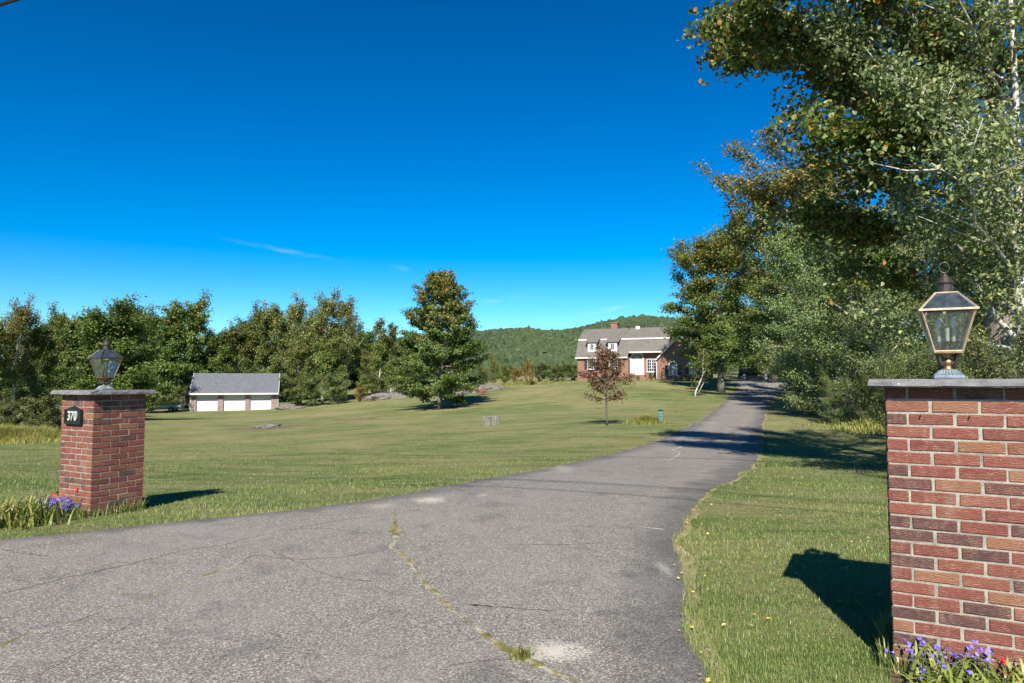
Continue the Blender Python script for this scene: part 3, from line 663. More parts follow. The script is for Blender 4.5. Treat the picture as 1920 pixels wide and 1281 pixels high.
# ------------------------------------------------------------------ brick house
def local_hit(u, v, origin, rz, yl):
    """point of the plane y=yl of a house-local frame that is seen at pixel (u, v)"""
    d = P(u, v, 1.0)-Vector((0, 0, EYE)); M_ = Matrix.Rotation(-rz, 3, 'Z'); o = M_ @ (Vector((0, 0, EYE))-Vector(origin)); d = M_ @ d
    s = (yl-o.y)/d.y; q = o+d*s; return q.x, q.z
HO = P(1083, 714, 98); HRZ = R(-24)
house = empty('brick_house', HO, HRZ, 'red brick house with gambrel roof, dormers and arched windows', 'house')
def hp(u, v, y=0.0): return local_hit(u, v, HO, HRZ, y)
X_REC = hp(1178, 700)[0]; X_W = hp(1232.5, 700, -1.2)[0]; X_W2 = hp(1322, 700, -1.2)[0]; X_END = X_W+1.0
ZE = 3.3; YB, ZB = 1.3, 5.95; YR, ZR = 4.1, 7.6; DEP = 8.2; YREC = 1.0
m = MB(); m.box(0, X_REC, 0, DEP, -1.5, ZE); m.box(X_REC, X_END, YREC, DEP, -1.5, 4.3)
m.prism([(.05, ZE), (DEP-.05, ZE), (DEP-1.35, ZB-.1), (YR, ZR-.1), (1.35, ZB-.1)], .02, .25, 'x')
m.prism([(.05, ZE), (DEP-.05, ZE), (DEP-1.35, ZB-.1), (YR, ZR-.1), (1.35, ZB-.1)], X_END-.25, X_END-.02, 'x')
wall = m.build('wall', HOUSE_BRICK, house)
def slab(parent, name, mat, x0, x1, a, b, t=.12):
    (y0, z0), (y1, z1) = a, b; n = Vector((0, -(z1-z0), (y1-y0))).normalized()*t; n = n if n.z > 0 else -n
    return MB().add([(x0, y0, z0), (x1, y0, z0), (x1, y1, z1), (x0, y1, z1)]+[(x0, y0-n.y, z0-n.z), (x1, y0-n.y, z0-n.z), (x1, y1-n.y, z1-n.z), (x0, y1-n.y, z1-n.z)],
                    [(0, 1, 2, 3), (7, 6, 5, 4), (0, 4, 5, 1), (1, 5, 6, 2), (2, 6, 7, 3), (3, 7, 4, 0)]).build(name, mat, parent)
ov = .25
zr = hp(1205, 659, .15)[1]; yr = -.3+(zr-ZE)/((ZB-ZE)/1.6)
slab(house, 'lower_roof', SHINGLE, -ov, X_REC+.02, (-.3, ZE), (YB, ZB))
slab(house, 'lower_roof', SHINGLE, X_REC+.021, X_END+ov, (yr, zr), (YB, ZB))
rf = slab(house, 'upper_roof', SHINGLE, -ov, X_END+ov, (YB-.12, ZB+.05), (YR, ZR+.05))
slab(house, 'upper_roof', SHINGLE, -ov, X_END+ov, (DEP-YB+.12, ZB+.05), (YR+.001, ZR+.05))
slab(house, 'lower_roof', SHINGLE, -ov, X_END+ov, (DEP+.3, ZE), (DEP-YB, ZB))
MB().box(-ov, X_REC, -.36, -.302, ZE-.16, ZE+.02).build('eave_fascia', WHITE, house)
MB().box(X_REC+.1, X_W+.3, yr-.06, yr-.002, zr-.2, zr+.0).build('porch_beam', WHITE_DIM, house)
MB().box(X_REC+.02, X_END, yr+.05, YREC, zr-.12, zr-.05).build('porch_soffit', WHITE_DIM, house)
dorm = [(hp(1102, 650, .2)[0], hp(1118, 650, .2)[0]), (hp(1140, 650, .2)[0], hp(1157, 650, .2)[0])]
edges = [-ov, dorm[0][0]-.35, dorm[0][1]+.35, dorm[1][0]-.35, dorm[1][1]+.35, X_END+ov]
for a, b in ((0, 1), (2, 3), (4, 5)): MB().box(edges[a], edges[b], YB-.20, YB-.125, ZB-.16, ZB+.04).build('roof_band', WHITE, house)
def window(par, x0, x1, z0, z1, y, cols, rows, fr=.09, glass=GLASS_DARK, sash=True):
    w = MB(); w.box(x0, x1, y-.09, y-.002, z0, z0+fr); w.box(x0, x1, y-.09, y-.002, z1-fr, z1); w.box(x0, x0+fr, y-.09, y-.002, z0+fr, z1-fr); w.box(x1-fr, x1, y-.09, y-.002, z0+fr, z1-fr)
    W = w.build('window', WHITE, par)
    MB().box(x0+fr, x1-fr, y-.03, y-.004, z0+fr, z1-fr).build('pane', glass, W)
    m = MB(); ix0, ix1 = x0+fr, x1-fr
    if sash: xm = (ix0+ix1)/2; m.box(xm-.07, xm+.07, y-.075, y-.031, z0+fr, z1-fr)
    for i in range(1, cols):
        x = ix0+(ix1-ix0)*i/cols
        if not sash or i*2 != cols: m.box(x-.022, x+.022, y-.055, y-.031, z0+fr, z1-fr)
    for j in range(1, rows):
        z = z0+fr+(z1-z0-2*fr)*j/rows; m.box(ix0, ix1, y-.053, y-.031, z-.022, z+.022)
    m.build('muntin', WHITE, W); MB().box(x0-.06, x1+.06, y-.14, y-.001, z0-.08, z0-.002).build('sill', WHITE, W)
    return W
def shutter(par, x0, x1, z0, z1, y):
    m = MB(); m.box(x0, x1, y-.06, y-.003, z0, z1); 
    for k in range(7): z = z0+.1+(z1-z0-.2)*k/7; m.box(x0+.06, x1-.06, y-.08, y-.061, z, z+.12)
    m.build('shutter', SHUTTER, par)
for (x0, x1) in dorm:
    z1 = hp(1110, 642, .2)[1]; z0 = hp(1110, 660, .2)[1]; xm = (x0+x1)/2
    D = MB().box(x0, x1, .2, 2.2, z0, z1).build('dormer', WHITE, house)
    MB().add([(x0-.3, -.02, z1+.06), (x1+.3, -.02, z1+.06), (x1+.3, 2.7, 6.82), (x0-.3, 2.7, 6.82)]+[(x0-.3, -.02, z1-.04), (x1+.3, -.02, z1-.04), (x1+.3, 2.7, 6.70), (x0-.3, 2.7, 6.70)],
             [(0, 1, 2, 3), (7, 6, 5, 4), (0, 4, 5, 1), (1, 5, 6, 2), (2, 6, 7, 3), (3, 7, 4, 0)]).build('dormer_roof', SHINGLE, D)
    for xc in (x0-.012, x1+.002): MB().box(xc, xc+.01, .26, 2.2, z0, z1-.02).build('dormer_cheek', SHINGLE, D)
    dw = MB().box(xm-.22, xm+.22, .17, .198, z0+.35, z1-.3).build('dormer_window', GLASS_DARK, D)
    m = MB(); m.box(xm-.015, xm+.015, .15, .169, z0+.35, z1-.3)
    for j in (1, 2): z = z0+.35+(z1-z0-.65)*j/3; m.box(xm-.22, xm+.22, .15, .168, z-.015, z+.015)
    m.box(xm-.27, xm-.225, .15, .198, z0+.3, z1-.25); m.box(xm+.225, xm+.27, .15, .198, z0+.3, z1-.25)
    m.build('dormer_muntin', WHITE, D)
for u0, u1 in ((1101.5, 1118), (1142, 1159)):
    x0, z0 = hp(u0, 692.5); x1, z1 = hp(u1, 674); window(house, x0, x1, z0, z1, 0, 4, 4)
    shutter(house, x0-.44, x0-.03, z0, z1, 0); shutter(house, x1+.03, x1+.44, z0, z1, 0)
# entry
dx0, dz0 = hp(1184, 703, YREC); dx1, dz1 = hp(1205.5, 674.5, YREC); xm = (dx0+dx1)/2; rad = (dx1-dx0)/2
door = MB().box(dx0+.02, dx1-.02, YREC-.06, YREC-.003, dz0, dz1).build('door', WHITE, house)
m = MB(); m.box(xm-.012, xm+.012, YREC-.066, YREC-.061, dz0, dz1)
for sx in (-1, 1):
    for z0, z1 in ((.12, .42), (.48, .93)):
        a, b = sorted((xm+sx*rad*.15, xm+sx*rad*.85)); m.box(a, b, YREC-.075, YREC-.061, dz0+(dz1-dz0)*z0, dz0+(dz1-dz0)*z1)
m.build('door_panel', WHITE, door); MB().lathe([(.03, 0), (.035, .03), (.01, .06)], 8, (xm+.08, YREC-.1, dz0+.95)).build('handle', BRASS, door)
def arch(x, z, r0, r1, n=14): return [(x+r1*math.cos(a), z+r1*math.sin(a)) for a in np.linspace(0, math.pi, n)]+[(x+r0*math.cos(a), z+r0*math.sin(a)) for a in np.linspace(math.pi, 0, n)]
def archband(x, z, r0, r1, y0, y1, name, mat, par, n=14):
    m = MB()
    for i in range(n):
        a, b = math.pi*i/n, math.pi*(i+1)/n
        m.hexa([(x+r*math.cos(t), y, z+r*math.sin(t)) for r, t, y in ((r0, a, y0), (r1, a, y0), (r1, a, y1), (r0, a, y1))], [(x+r*math.cos(t), y, z+r*math.sin(t)) for r, t, y in ((r0, b, y0), (r1, b, y0), (r1, b, y1), (r0, b, y1))])
    return m.build(name, mat, par)
fan = archband(xm, dz1+.12, rad-.02, rad+.16, YREC-.10, YREC-.003, 'arch_trim', WHITE, house)
MB().prism([(xm+(rad-.02)*math.cos(a), dz1+.12+(rad-.02)*math.sin(a)) for a in np.linspace(0, math.pi, 16)], YREC-.03, YREC-.004).build('fanlight_pane', GLASS_DARK, fan)
m = MB()
for a in (45, 90, 135): m.tube([(xm, YREC-.05, dz1+.12), (xm+rad*math.cos(R(a)), YREC-.05, dz1+.12+rad*math.sin(R(a)))], .02, 4)
m.build('muntin', WHITE_DIM, fan)
m = MB(); m.box(dx0-.16, dx0+.018, YREC-.12, YREC-.003, dz0, dz1); m.box(dx1-.018, dx1+.16, YREC-.12, YREC-.003, dz0, dz1); m.box(dx0-.2, dx1+.2, YREC-.13, YREC-.003, dz1+.002, dz1+.118); m.build('door_frame', WHITE, house)
MB().box(dx0-.5, dx1+.5, -.5, YREC-.005, -1.2, dz0-.02).build('doorstep', HOUSE_BRICK, house); MB().box(dx0-.9, dx1+.9, -1.0, -.501, -1.2, dz0-.3).build('doorstep', HOUSE_BRICK, house)
x0, z0 = hp(1213, 697.5, YREC); x1, z1 = hp(1231, 673, YREC); window(house, x0, x1, z0, z1, YREC, 4, 4)
# chimney and vent
cx0 = hp(1147, 610, 5.0)[0]; cx1 = hp(1159, 610, 5.0)[0]; zc = hp(1150, 607, 5.0)[1]
ch = MB().box(cx0, cx1, 4.5, 5.5, 6.5, zc).build('chimney', HOUSE_BRICK, rf); MB().box(cx0-.08, cx1+.08, 4.42, 5.58, zc+.001, zc+.12).build('chimney_cap', HOUSE_BRICK, rf)
vx = hp(1179, 616, 3.6)[0]; MB().tube([(vx, 3.6, 7.1), (vx, 3.6, 7.9)], .07, 8).build('vent_pipe', SHUTTER, rf)
vx = hp(1196, 616, 3.8)[0]; MB().box(vx-.3, vx+.3, 3.7, 3.95, 7.35, 7.85).build('roof_vent', WHITE_DIM, rf)
# gable wing
YW = -1.2; ze = hp(1233, 673, YW)[1]; xp = (X_W+X_W2)/2; zp = ze+(X_W2-X_W)/2*.98
m = MB(); m.box(X_W, X_W2, YW, 6.5, -1.5, ze); m.prism([(X_W, ze), (X_W2, ze), (xp, zp)], YW, 6.5, 'y'); wing = m.build('wing_wall', HOUSE_BRICK, house)
for sgn, xe in ((-1, X_W), (1, X_W2)):
    xo = xe+sgn*.3; zo = ze-.3*.98
    t = .14
    MB().add([(xo, YW-.3, zo+t), (xp, YW-.3, zp+t), (xp, 6.8, zp+t), (xo, 6.8, zo+t), (xo, YW-.3, zo+.003), (xp, YW-.3, zp+.003), (xp, 6.8, zp+.003), (xo, 6.8, zo+.003)],
             [(0, 1, 2, 3), (7, 6, 5, 4), (0, 4, 5, 1), (1, 5, 6, 2), (2, 6, 7, 3), (3, 7, 4, 0)]).build('wing_roof', SHINGLE, house)
    MB().add([(xo, YW-.36, zo-.12), (xp, YW-.36, zp-.12), (xp, YW-.36, zp+.16), (xo, YW-.36, zo+.16), (xo, YW-.302, zo-.12), (xp, YW-.302, zp-.12), (xp, YW-.302, zp+.16), (xo, YW-.302, zo+.16)],
             [(0, 1, 2, 3), (7, 6, 5, 4), (0, 4, 5, 1), (1, 5, 6, 2), (2, 6, 7, 3), (3, 7, 4, 0)]).build('rake_board', WHITE, house)
MB().tube([(X_W-.10, YW+.05, -.8), (X_W-.10, YW+.05, ze-.35)], .07, 8).build('downspout', WHITE, house)
for u0, u1, vb, vt, va in ((1254, 1270, 703, 684.5, 677), (1292, 1307, 701, 683, 675.5)):
    x0, z0 = hp(u0, vb, YW); x1, z1 = hp(u1, vt, YW); W = window(house, x0, x1, z0, z1, YW, 4, 4); r = (x1-x0)/2
    archband((x0+x1)/2, z1-.005, r-.1, r, YW-.09, YW-.003, 'arch_trim', WHITE, W)
    MB().prism([((x0+x1)/2+(r-.1)*math.cos(a), z1-.004+(r-.1)*math.sin(a)) for a in np.linspace(0, math.pi, 14)], YW-.03, YW-.004).build('arch_pane', GLASS_DARK, W)
    shutter(house, x0-.48, x0-.03, z0, z1, YW); shutter(house, x1+.03, x1+.48, z0, z1, YW)

# ------------------------------------------------------------------ three-door garage
GO = P(357, 771.5, 92); GRZ = R(17)
def gpx(u, v, y=0.0): return local_hit(u, v, GO, GRZ, y)
gar = empty('garage', GO, GRZ, 'low three-door garage with grey roof, white doors and brick piers', 'garage')
GW = gpx(520, 768)[0]; GH = gpx(440, 737)[1]+.02; zr_ = gpx(440, 700, 3.4)[1]; GD = 6.8
m = MB(); m.box(.02, GW-.02, .35, GD, -1.2, GH); m.prism([(.0, GH), (GD, GH), (GD/2, zr_-.15)], .03, .25, 'x'); m.prism([(.0, GH), (GD, GH), (GD/2, zr_-.15)], GW-.25, GW-.03, 'x'); m.build('wall', GAR_BRICK, gar)
for a, b in ((357.5, 367.5), (408, 418.5), (459.5, 468.5), (508.5, 519.5)):
    MB().box(gpx(a, 760)[0], gpx(b, 760)[0], 0, .349, -1.2, GH).build('pier', GAR_BRICK, gar)
for a, b in ((367.5, 408), (418.5, 459.5), (468.5, 508.5)):
    x0, x1 = gpx(a, 760)[0]+.004, gpx(b, 760)[0]-.004
    d = MB().box(x0, x1, .22, .346, -.6, GH-.02).build('garage_door', WHITE, gar)
    m = MB()
    for k in range(4): z0 = -.05+k*GH/4; m.box(x0+.03, x1-.03, .205, .219, z0+.02, z0+GH/4-.02)
    m.build('door_section', WHITE, d)
    MB().box((x0+x1)/2-.06, (x0+x1)/2+.06, .15, .204, .95, 1.05).build('handle', BRONZE, d)
slab(gar, 'roof', SHINGLE_G, -.12, GW+.12, (-.65, GH-.0), (GD/2, zr_)); slab(gar, 'roof', SHINGLE_G, -.12, GW+.12, (GD+.5, GH-.05), (GD/2+.001, zr_))
MB().box(-.14, GW+.14, -.72, -.652, GH-.24, GH-.02).build('eave_fascia', WHITE, gar)
MB().box(-.1, GW+.1, -.65, -.001, GH-.20, GH-.14).build('soffit', WHITE_DIM, gar)
for x in (-.10, GW+.02): MB().box(x, x+.08, .0, .3, -1.0, GH-.21).build('corner_trim', WHITE, gar)
for x in (-.17, GW+.122):
    for a, b in (((-.65, GH), (GD/2, zr_)), ((GD+.5, GH-.05), (GD/2, zr_))):
        slab(gar, 'rake_board', WHITE, x, x+.05, (a[0], a[1]+.02), (b[0], b[1]+.02), .2)

# utility trailer left of the garage
tb = gp(327, 91.0); trl = empty('utility_trailer', tb, R(8), 'small grey utility trailer with tall tailgate parked left of the garage', 'trailer')
MB().box(-1.3, 1.2, -.7, .7, .45, .55).build('bed', WOODGREY, trl)
for y in (-.74, .70): MB().box(-1.3, 1.2, y, y+.04, .56, .86).build('side_panel', STEEL, trl)
m = MB()
for x in (-.0, .55, 1.12): m.tube([(1.25, -.7+x*1.25, .5), (1.25, -.7+x*1.25, 1.75)], .03, 6)
m.tube([(1.25, -.72, 1.75), (1.25, .72, 1.75)], .03, 6); m.tube([(1.25, -.72, 1.1), (1.25, .72, 1.1)], .025, 6); m.build('tailgate', STEEL, trl)
m = MB(); m.tube([(-1.3, -.6, .45), (-2.3, 0, .4)], .04, 6); m.tube([(-1.3, .6, .45), (-2.3, 0, .4)], .04, 6); m.tube([(-2.2, 0, .4), (-2.2, 0, 0)], .035, 6); m.build('drawbar', STEEL, trl)
for y in (-.86, .86):
    w = MB().tube([(.1, y-.09, .32), (.1, y+.09, .32)], .32, 16).build('wheel', TYRE, trl); MB().tube([(.1, y-.1, .32), (.1, y+.1, .32)], .15, 10).build('rim', RIM, w)
    MB().box(-.35, .55, y-.12, y+.12, .68, .71).build('mudguard', STEEL, trl)

# ------------------------------------------------------------------ dark car by the house
cb = gp(1416, 90.5); car = empty('parked_car', cb+Vector((0, 0, .03)), R(-22), 'dark green sport utility car parked under trees beside the house', 'car')
def loft(sections, mat, name, par):      # sections: (x, halfwidth_bottom, halfwidth_top, zb, zt)
    m = MB(); vs = []; fs = []
    for x, wb, wt, zb, zt in sections: vs += [(x, -wb, zb), (x, wb, zb), (x, wb, zb+(zt-zb)*.55), (x, wt, zt), (x, -wt, zt), (x, -wb, zb+(zt-zb)*.55)]
    for i in range(len(sections)-1):
        for k in range(6): fs.append((i*6+k, i*6+(k+1) % 6, (i+1)*6+(k+1) % 6, (i+1)*6+k))
    fs += [tuple(range(6))[::-1], tuple(range(len(vs)-6, len(vs)))]
    return m.add(vs, fs).build(name, mat, par, bevel=.03)
body = loft([(-2.2, .80, .78, .42, .98), (-2.1, .88, .84, .30, 1.05), (-.8, .90, .86, .26, 1.06), (.8, .90, .86, .26, 1.04), (1.3, .89, .80, .28, 1.00), (2.05, .84, .74, .32, .86), (2.22, .74, .68, .42, .72)], CARPAINT, 'body', car)
loft([(-2.08, .82, .66, 1.0, 1.55), (-1.85, .83, .66, 1.0, 1.66), (.1, .83, .66, 1.0, 1.68), (.35, .83, .64, 1.0, 1.62), (1.25, .80, .74, .98, 1.04)], CARPAINT, 'cabin', car)
for sg in (-1, 1):
    for x0, x1, t0, t1 in ((-1.75, -.95, -1.65, -.95), (-.85, -.05, -.85, -.05), (.05, .95, .05, .45)):
        yb, yt = sg*.842, sg*.706
        MB().hexa([(x0, yb, 1.08), (x1, yb, 1.08), (x1, yb-sg*.03, 1.08), (x0, yb-sg*.03, 1.08)], [(t0, yt, 1.56), (t1, yt, 1.56), (t1, yt-sg*.03, 1.56), (t0, yt-sg*.03, 1.56)]).build('side_window', GLASS_DARK, car)
    for x in (-1.35, 1.38):
        w = MB().tube([(x, sg*.72, .36), (x, sg*.925, .36)], .36, 18).build('wheel', TYRE, car); MB().tube([(x, sg*.9, .36), (x, sg*.935, .36)], .22, 12).build('rim', RIM, w)
        archm = MB()
        for i in range(9):
            a, b = math.pi*i/9, math.pi*(i+1)/9
            archm.tube([(x+.42*math.cos(a), sg*.90, .36+.42*math.sin(a)), (x+.42*math.cos(b), sg*.90, .36+.42*math.sin(b))], .035, 5)
        archm.build('wheel_arch', STEEL, car)
    MB().box(2.08, 2.19, sg*.62-.12, sg*.62+.12, .66, .80).build('headlight', BULB, car)
    MB().box(.85, 1.0, sg*.95-.08, sg*.95+.08, 1.05, 1.17).build('mirror', CARPAINT, car)
    MB().tube([(-1.8, sg*.6, 1.70), (0.1, sg*.6, 1.72)], .02, 6).build('roof_rail', STEEL, car)
MB().hexa([(1.18, -.68, 1.10), (1.18, .68, 1.10), (1.21, .68, 1.10), (1.21, -.68, 1.10)], [(.43, -.58, 1.60), (.43, .58, 1.60), (.46, .58, 1.60), (.46, -.58, 1.60)]).build('windscreen', GLASS_DARK, car)
MB().box(2.16, 2.27, -.66, .66, .36, .52).build('bumper', STEEL, car)

# ------------------------------------------------------------------ utility wires along the road (with poles outside the picture)
wd = Vector((.92, -.38, 0)).normalized()
def pole(p, label):
    e = empty('utility_pole', p, math.atan2(wd.y, wd.x), label, 'pole', 'roadside utility poles')
    MB().tube([(0, 0, -.5), (0, 0, 9.6)], [.16, .11], 10).build('post', POLEWOOD, e); MB().box(-.06, .06, -1.1, 1.1, 8.9, 9.02).build('crossarm', POLEWOOD, e)
nrm = Vector((-wd.y, wd.x, 0))
c0 = Vector((0, 2.0, 0)); c1 = Vector((-8.7, 11.5, 0)); PA = c0-wd*24; PB = c0+wd*24; PC = c1-wd*17; PD = c1+wd*21
for p, w in ((PA, 'tall wooden utility pole left of the driveway beside the road'), (PB, 'tall wooden utility pole right of the driveway beside the road'),
             (PC, 'wooden utility pole on the lawn beyond the left pillar'), (PD, 'wooden utility pole on the grass behind the right pillar')): pole(on(p.x, p.y), w)
for A_, B_, off, z, r, lb in ((PA, PB, -.9, 8.95, .012, 'rear overhead wire of the roadside line'), (PA, PB, 0.0, 8.3, .016, 'middle overhead wire of the roadside line'),
                    (PA, PB, .55, 6.9, .014, 'thick lower overhead cable of the roadside line'), (PC, PD, 0, 8.75, .030, 'black overhead cable crossing the top left corner of the sky')):
    pts = [A_.lerp(B_, t)+nrm*off+Vector((0, 0, z-.55*4*t*(1-t))) for t in np.linspace(0, 1, 25)]
    tag(MB().tube(pts, r, 5).build('utility_wire', WIREBLK), lb, 'wire')

# ------------------------------------------------------------------ far wooded hills
crest_u = [-600, 300, 700, 800, 915, 950, 985, 1020, 1055, 1085, 1130, 1170, 1200, 1235, 1300, 1500, 1800, 2300, 3000]
crest_v = [690, 672, 645, 634, 625.5, 623, 621, 626, 626, 620.5, 609, 600, 597, 599, 606, 625, 650, 668, 685]
HY1 = 1300.0
def crest_h(X): return np.interp(X, [(u-960)/FPX*HY1 for u in crest_u], [(712-v)/FPX*HY1+EYE for v in crest_v])
def hill_z(X, Y):
    t = np.clip((Y-230)/(HY1-230), 0, 1.25); prof = np.where(t < 1, t**1.25, 1-(t-1)*1.2)
    rel = 1+.10*np.sin(X*.011+Y*.006)*np.sin(np.pi*np.clip(t, 0, 1))
    return crest_h(X*(HY1/np.maximum(Y, 500))**.6)*prof*rel+.5*(1-np.clip(t, 0, 1))-1.0
hx = np.linspace(-1500, 2200, 150); hy = np.linspace(225, 1600, 60); HX, HYg = np.meshgrid(hx, hy); HZ = hill_z(HX, HYg)
idx = np.arange(HX.size).reshape(HX.shape)
def m_hill():
    t = NT('wooded hillside'); p = t.pos(); n = t.noise(p, .05, 6, .75); b = t.noise(p, .006, 3, .6)
    col = t.ramp(n, [(.3, (.018, .034, .012)), (.6, (.055, .080, .024)), (.8, (.10, .10, .035))]); col = t.mix(col, (.03, .055, .018), t.ramp(b, [(.4, .5), (.6, 0)]))
    return t.end(t.pbr(col, .95, 0, .05, t.bump(n, 1, 6)))
hills = link('hills', np_mesh('hills', np.stack([HX, HYg, HZ], -1).reshape(-1, 3), np.stack([idx[:-1, :-1], idx[:-1, 1:], idx[1:, 1:], idx[1:, :-1]], -1).reshape(-1, 4), m_hill(), smooth=True)); tag(hills, kind='structure')
L_HILL = m_leaf('hill canopy', [(0, (.026, .050, .018)), (.45, (.052, .082, .026)), (.8, (.075, .100, .032)), (.95, (.10, .11, .036)), (1, (.12, .10, .04))], .1, 0, .8, .85, (1.05, 1.0, 1.1))
rng = np.random.default_rng(77)
bmi = bmesh.new(); bmesh.ops.create_icosphere(bmi, subdivisions=2, radius=1); ICO = np.array([v.co[:] for v in bmi.verts]); ICF = np.array([[v.index for v in f.verts] for f in bmi.faces]); bmi.free()
NT_ = 10000; Yh = 260+(1340-260)*rng.uniform(0, 1, NT_)**.75; Xh = Yh*rng.uniform(-.22, .42, NT_); rad = rng.uniform(2.0, 4.6, NT_)*(.8+Yh/2200)
zh = hill_z(Xh, Yh); jit = 1+rng.normal(0, .20, (NT_, len(ICO)))
V = ICO[None]*jit[:, :, None]*(rad[:, None, None]*np.array([1, 1, 1.15]))+np.stack([Xh, Yh, zh+rad*.35], -1)[:, None, :]
F = (ICF[None]+(np.arange(NT_)*len(ICO))[:, None, None]).reshape(-1, 3)
canopy = link('hill_forest', np_mesh('hill_forest', V.reshape(-1, 3), F, L_HILL, (np.repeat(np.clip(rng.normal(.45, .2, NT_)+.12*np.sin(Xh*.03), 0, 1), len(ICO))+np.tile(rng.normal(0, .08, len(ICO)), NT_)))); tag(canopy, 'far hillside forest of mixed green trees behind the house', 'forest', None, 'stuff')

# ------------------------------------------------------------------ tree kinds
K_M1 = make_kind(101, 14, .24, .10, dome(4.6), 24, 15, 62, 17000, .40, L_MAPLE, BARK_DARK, 7, .48, .7, .03)
K_M2 = make_kind(102, 14, .22, .08, dome(4.2), 22, 20, 65, 17000, .38, L_MAPLE, BARK_DARK, 7, .45, .65, .08)
K_OL = make_kind(103, 13, .18, .06, dome(3.6), 22, 25, 68, 14000, .36, L_OLIVE, BARK, 6, .42, .7, .14)
K_BI = make_kind(104, 15, .15, .20, dome(3.2), 22, 38, 72, 9500, .30, L_OLIVE, BARK_BIRCH, 6, .34, .8, .25, .1)
K_SL = make_kind(105, 11, .09, .15, column(1.5), 20, 35, 68, 4800, .26, L_OLIVE, BARK_BIRCH, 5, .26, .9, .2, .1)
K_SH = make_kind(106, 3, .05, .02, dome(1.7), 16, 25, 72, 7000, .20, L_SHRUB, BARK, 6, .22, .8, .1)
K_SH2 = make_kind(107, 3, .05, .02, dome(1.6), 14, 30, 75, 5000, .22, L_BRUSH, BARK, 6, .22, .9, .1)
K_CT = make_kind(108, 11.4, .20, .08, cone(4.7, .72), 76, -10, 54, 54000, .20, L_CENTER, BARK, 9, .20, .6, .32, .4, clump=.35)
K_SH3 = make_kind(116, 3, .05, .02, dome(1.5), 16, 30, 75, 6500, .20, L_OLIVE, BARK, 6, .22, .9, .1)
K_MA = make_kind(109, 18.5, .42, .18, dome(5.6), 48, -2, 66, 62000, .29, L_MAPLE, BARK, 8, .44, .5, .25, .2, clump=.4)
K_MB = make_kind(110, 19, .34, .22, dome(6.6), 42, 6, 58, 50000, .26, L_OLIVE, BARK, 8, .36, .5, .40, .2, clump=.4)
K_BD = make_kind(111, 12, .13, .03, column(3.4), 40, 30, 70, 46000, .150, L_BIRCH, BARK_BIRCH, 7, .26, .9, .12, .05, 0.8)
K_BE = make_kind(112, 10.5, .11, .02, column(3.6), 38, 25, 70, 46000, .130, L_BIRCH, BARK_BIRCH, 7, .26, .9, .08, .05, 0.8)
K_GR = make_kind(113, 4.2, .06, .02, dome(2.3), 26, 15, 72, 16000, .115, L_SHRUB, BARK, 7, .22, .8, .1)
K_RD = make_kind(114, 3.6, .045, .36, cone(1.45, .65), 34, 8, 62, 3600, .12, L_RED, BARK_DARK, 6, .12, .8, .15)
K_DK = make_kind(115, 12, .20, .05, dome(4.4), 30, 10, 62, 24000, .22, L_OLIVE, BARK_DARK, 7, .34, .6, .08)

def row(lst, group=None):
    for i, (kind, name, u, vt, Y, lb, wx) in enumerate(lst): plant_px(kind, name, u, vt, Y, i*2.1+u*.01, lb, group=group, wx=wx)
row([(K_OL, 'broadleaf_tree', -35, 600, 47, 'olive tree half cut off by the left edge of the photo', 1.0),
     (K_BI, 'birch_tree', 32, 556, 50, 'tall birch with thin white trunk, leftmost above the treeline', .8),
     (K_OL, 'broadleaf_tree', 72, 612, 52, 'olive brown tree just right of the leftmost tall birch', .8),
     (K_M2, 'broadleaf_tree', 112, 576, 60, 'dark tree with rusty top behind the left brick pillar', .8),
     (K_M1, 'maple_tree', 205, 566, 54, 'big dark green maple directly behind the left lantern', 1.35),
     (K_M1, 'maple_tree', 245, 570, 84, 'broad dark green maple between left lantern and garage', 1.0),
     (K_M2, 'maple_tree', 300, 582, 101, 'dark maple with foliage down to the utility trailer', .9),
     (K_M2, 'maple_tree', 352, 552, 104, 'tallest round maple with browning top behind the garage left end', .95),
     (K_M1, 'maple_tree', 402, 606, 106, 'lower dark maple behind the left half of the garage', .8),
     (K_OL, 'broadleaf_tree', 442, 610, 108, 'olive tree behind the middle garage door', .9),
     (K_M2, 'broadleaf_tree', 486, 572, 110, 'tree with orange tinted top behind the garage right end', .75),
     (K_OL, 'broadleaf_tree', 524, 572, 110, 'tree with brownish orange crown just right of the garage', .8),
     (K_BI, 'birch_tree', 566, 556, 104, 'open birch with bare white stems, left of the highest birches', .9),
     (K_BI, 'birch_tree', 606, 545, 103, 'highest open birch in the woods right of the garage', 1.0),
     (K_BI, 'birch_tree', 650, 550, 104, 'tall open birch with rusty leaves, rightmost of the high birches', .9),
     (K_OL, 'broadleaf_tree', 622, 628, 101, 'dense olive tree under the highest birches', 1.0),
     (K_OL, 'broadleaf_tree', 560, 640, 101, 'dense green tree just right of the garage roof', .9),
     (K_SL, 'birch_tree', 712, 598, 101, 'slim pale birch left of the big lawn tree', 1.0),
     (K_SL, 'birch_tree', 734, 606, 102, 'slender birch touching the left side of the big lawn tree', 1.0),
     (K_OL, 'broadleaf_tree', 690, 655, 104, 'low brownish tree behind the two slim birches', .9),
     (K_M1, 'broadleaf_tree', 768, 625, 106, 'green tree mostly hidden behind the big lawn tree', .8)])
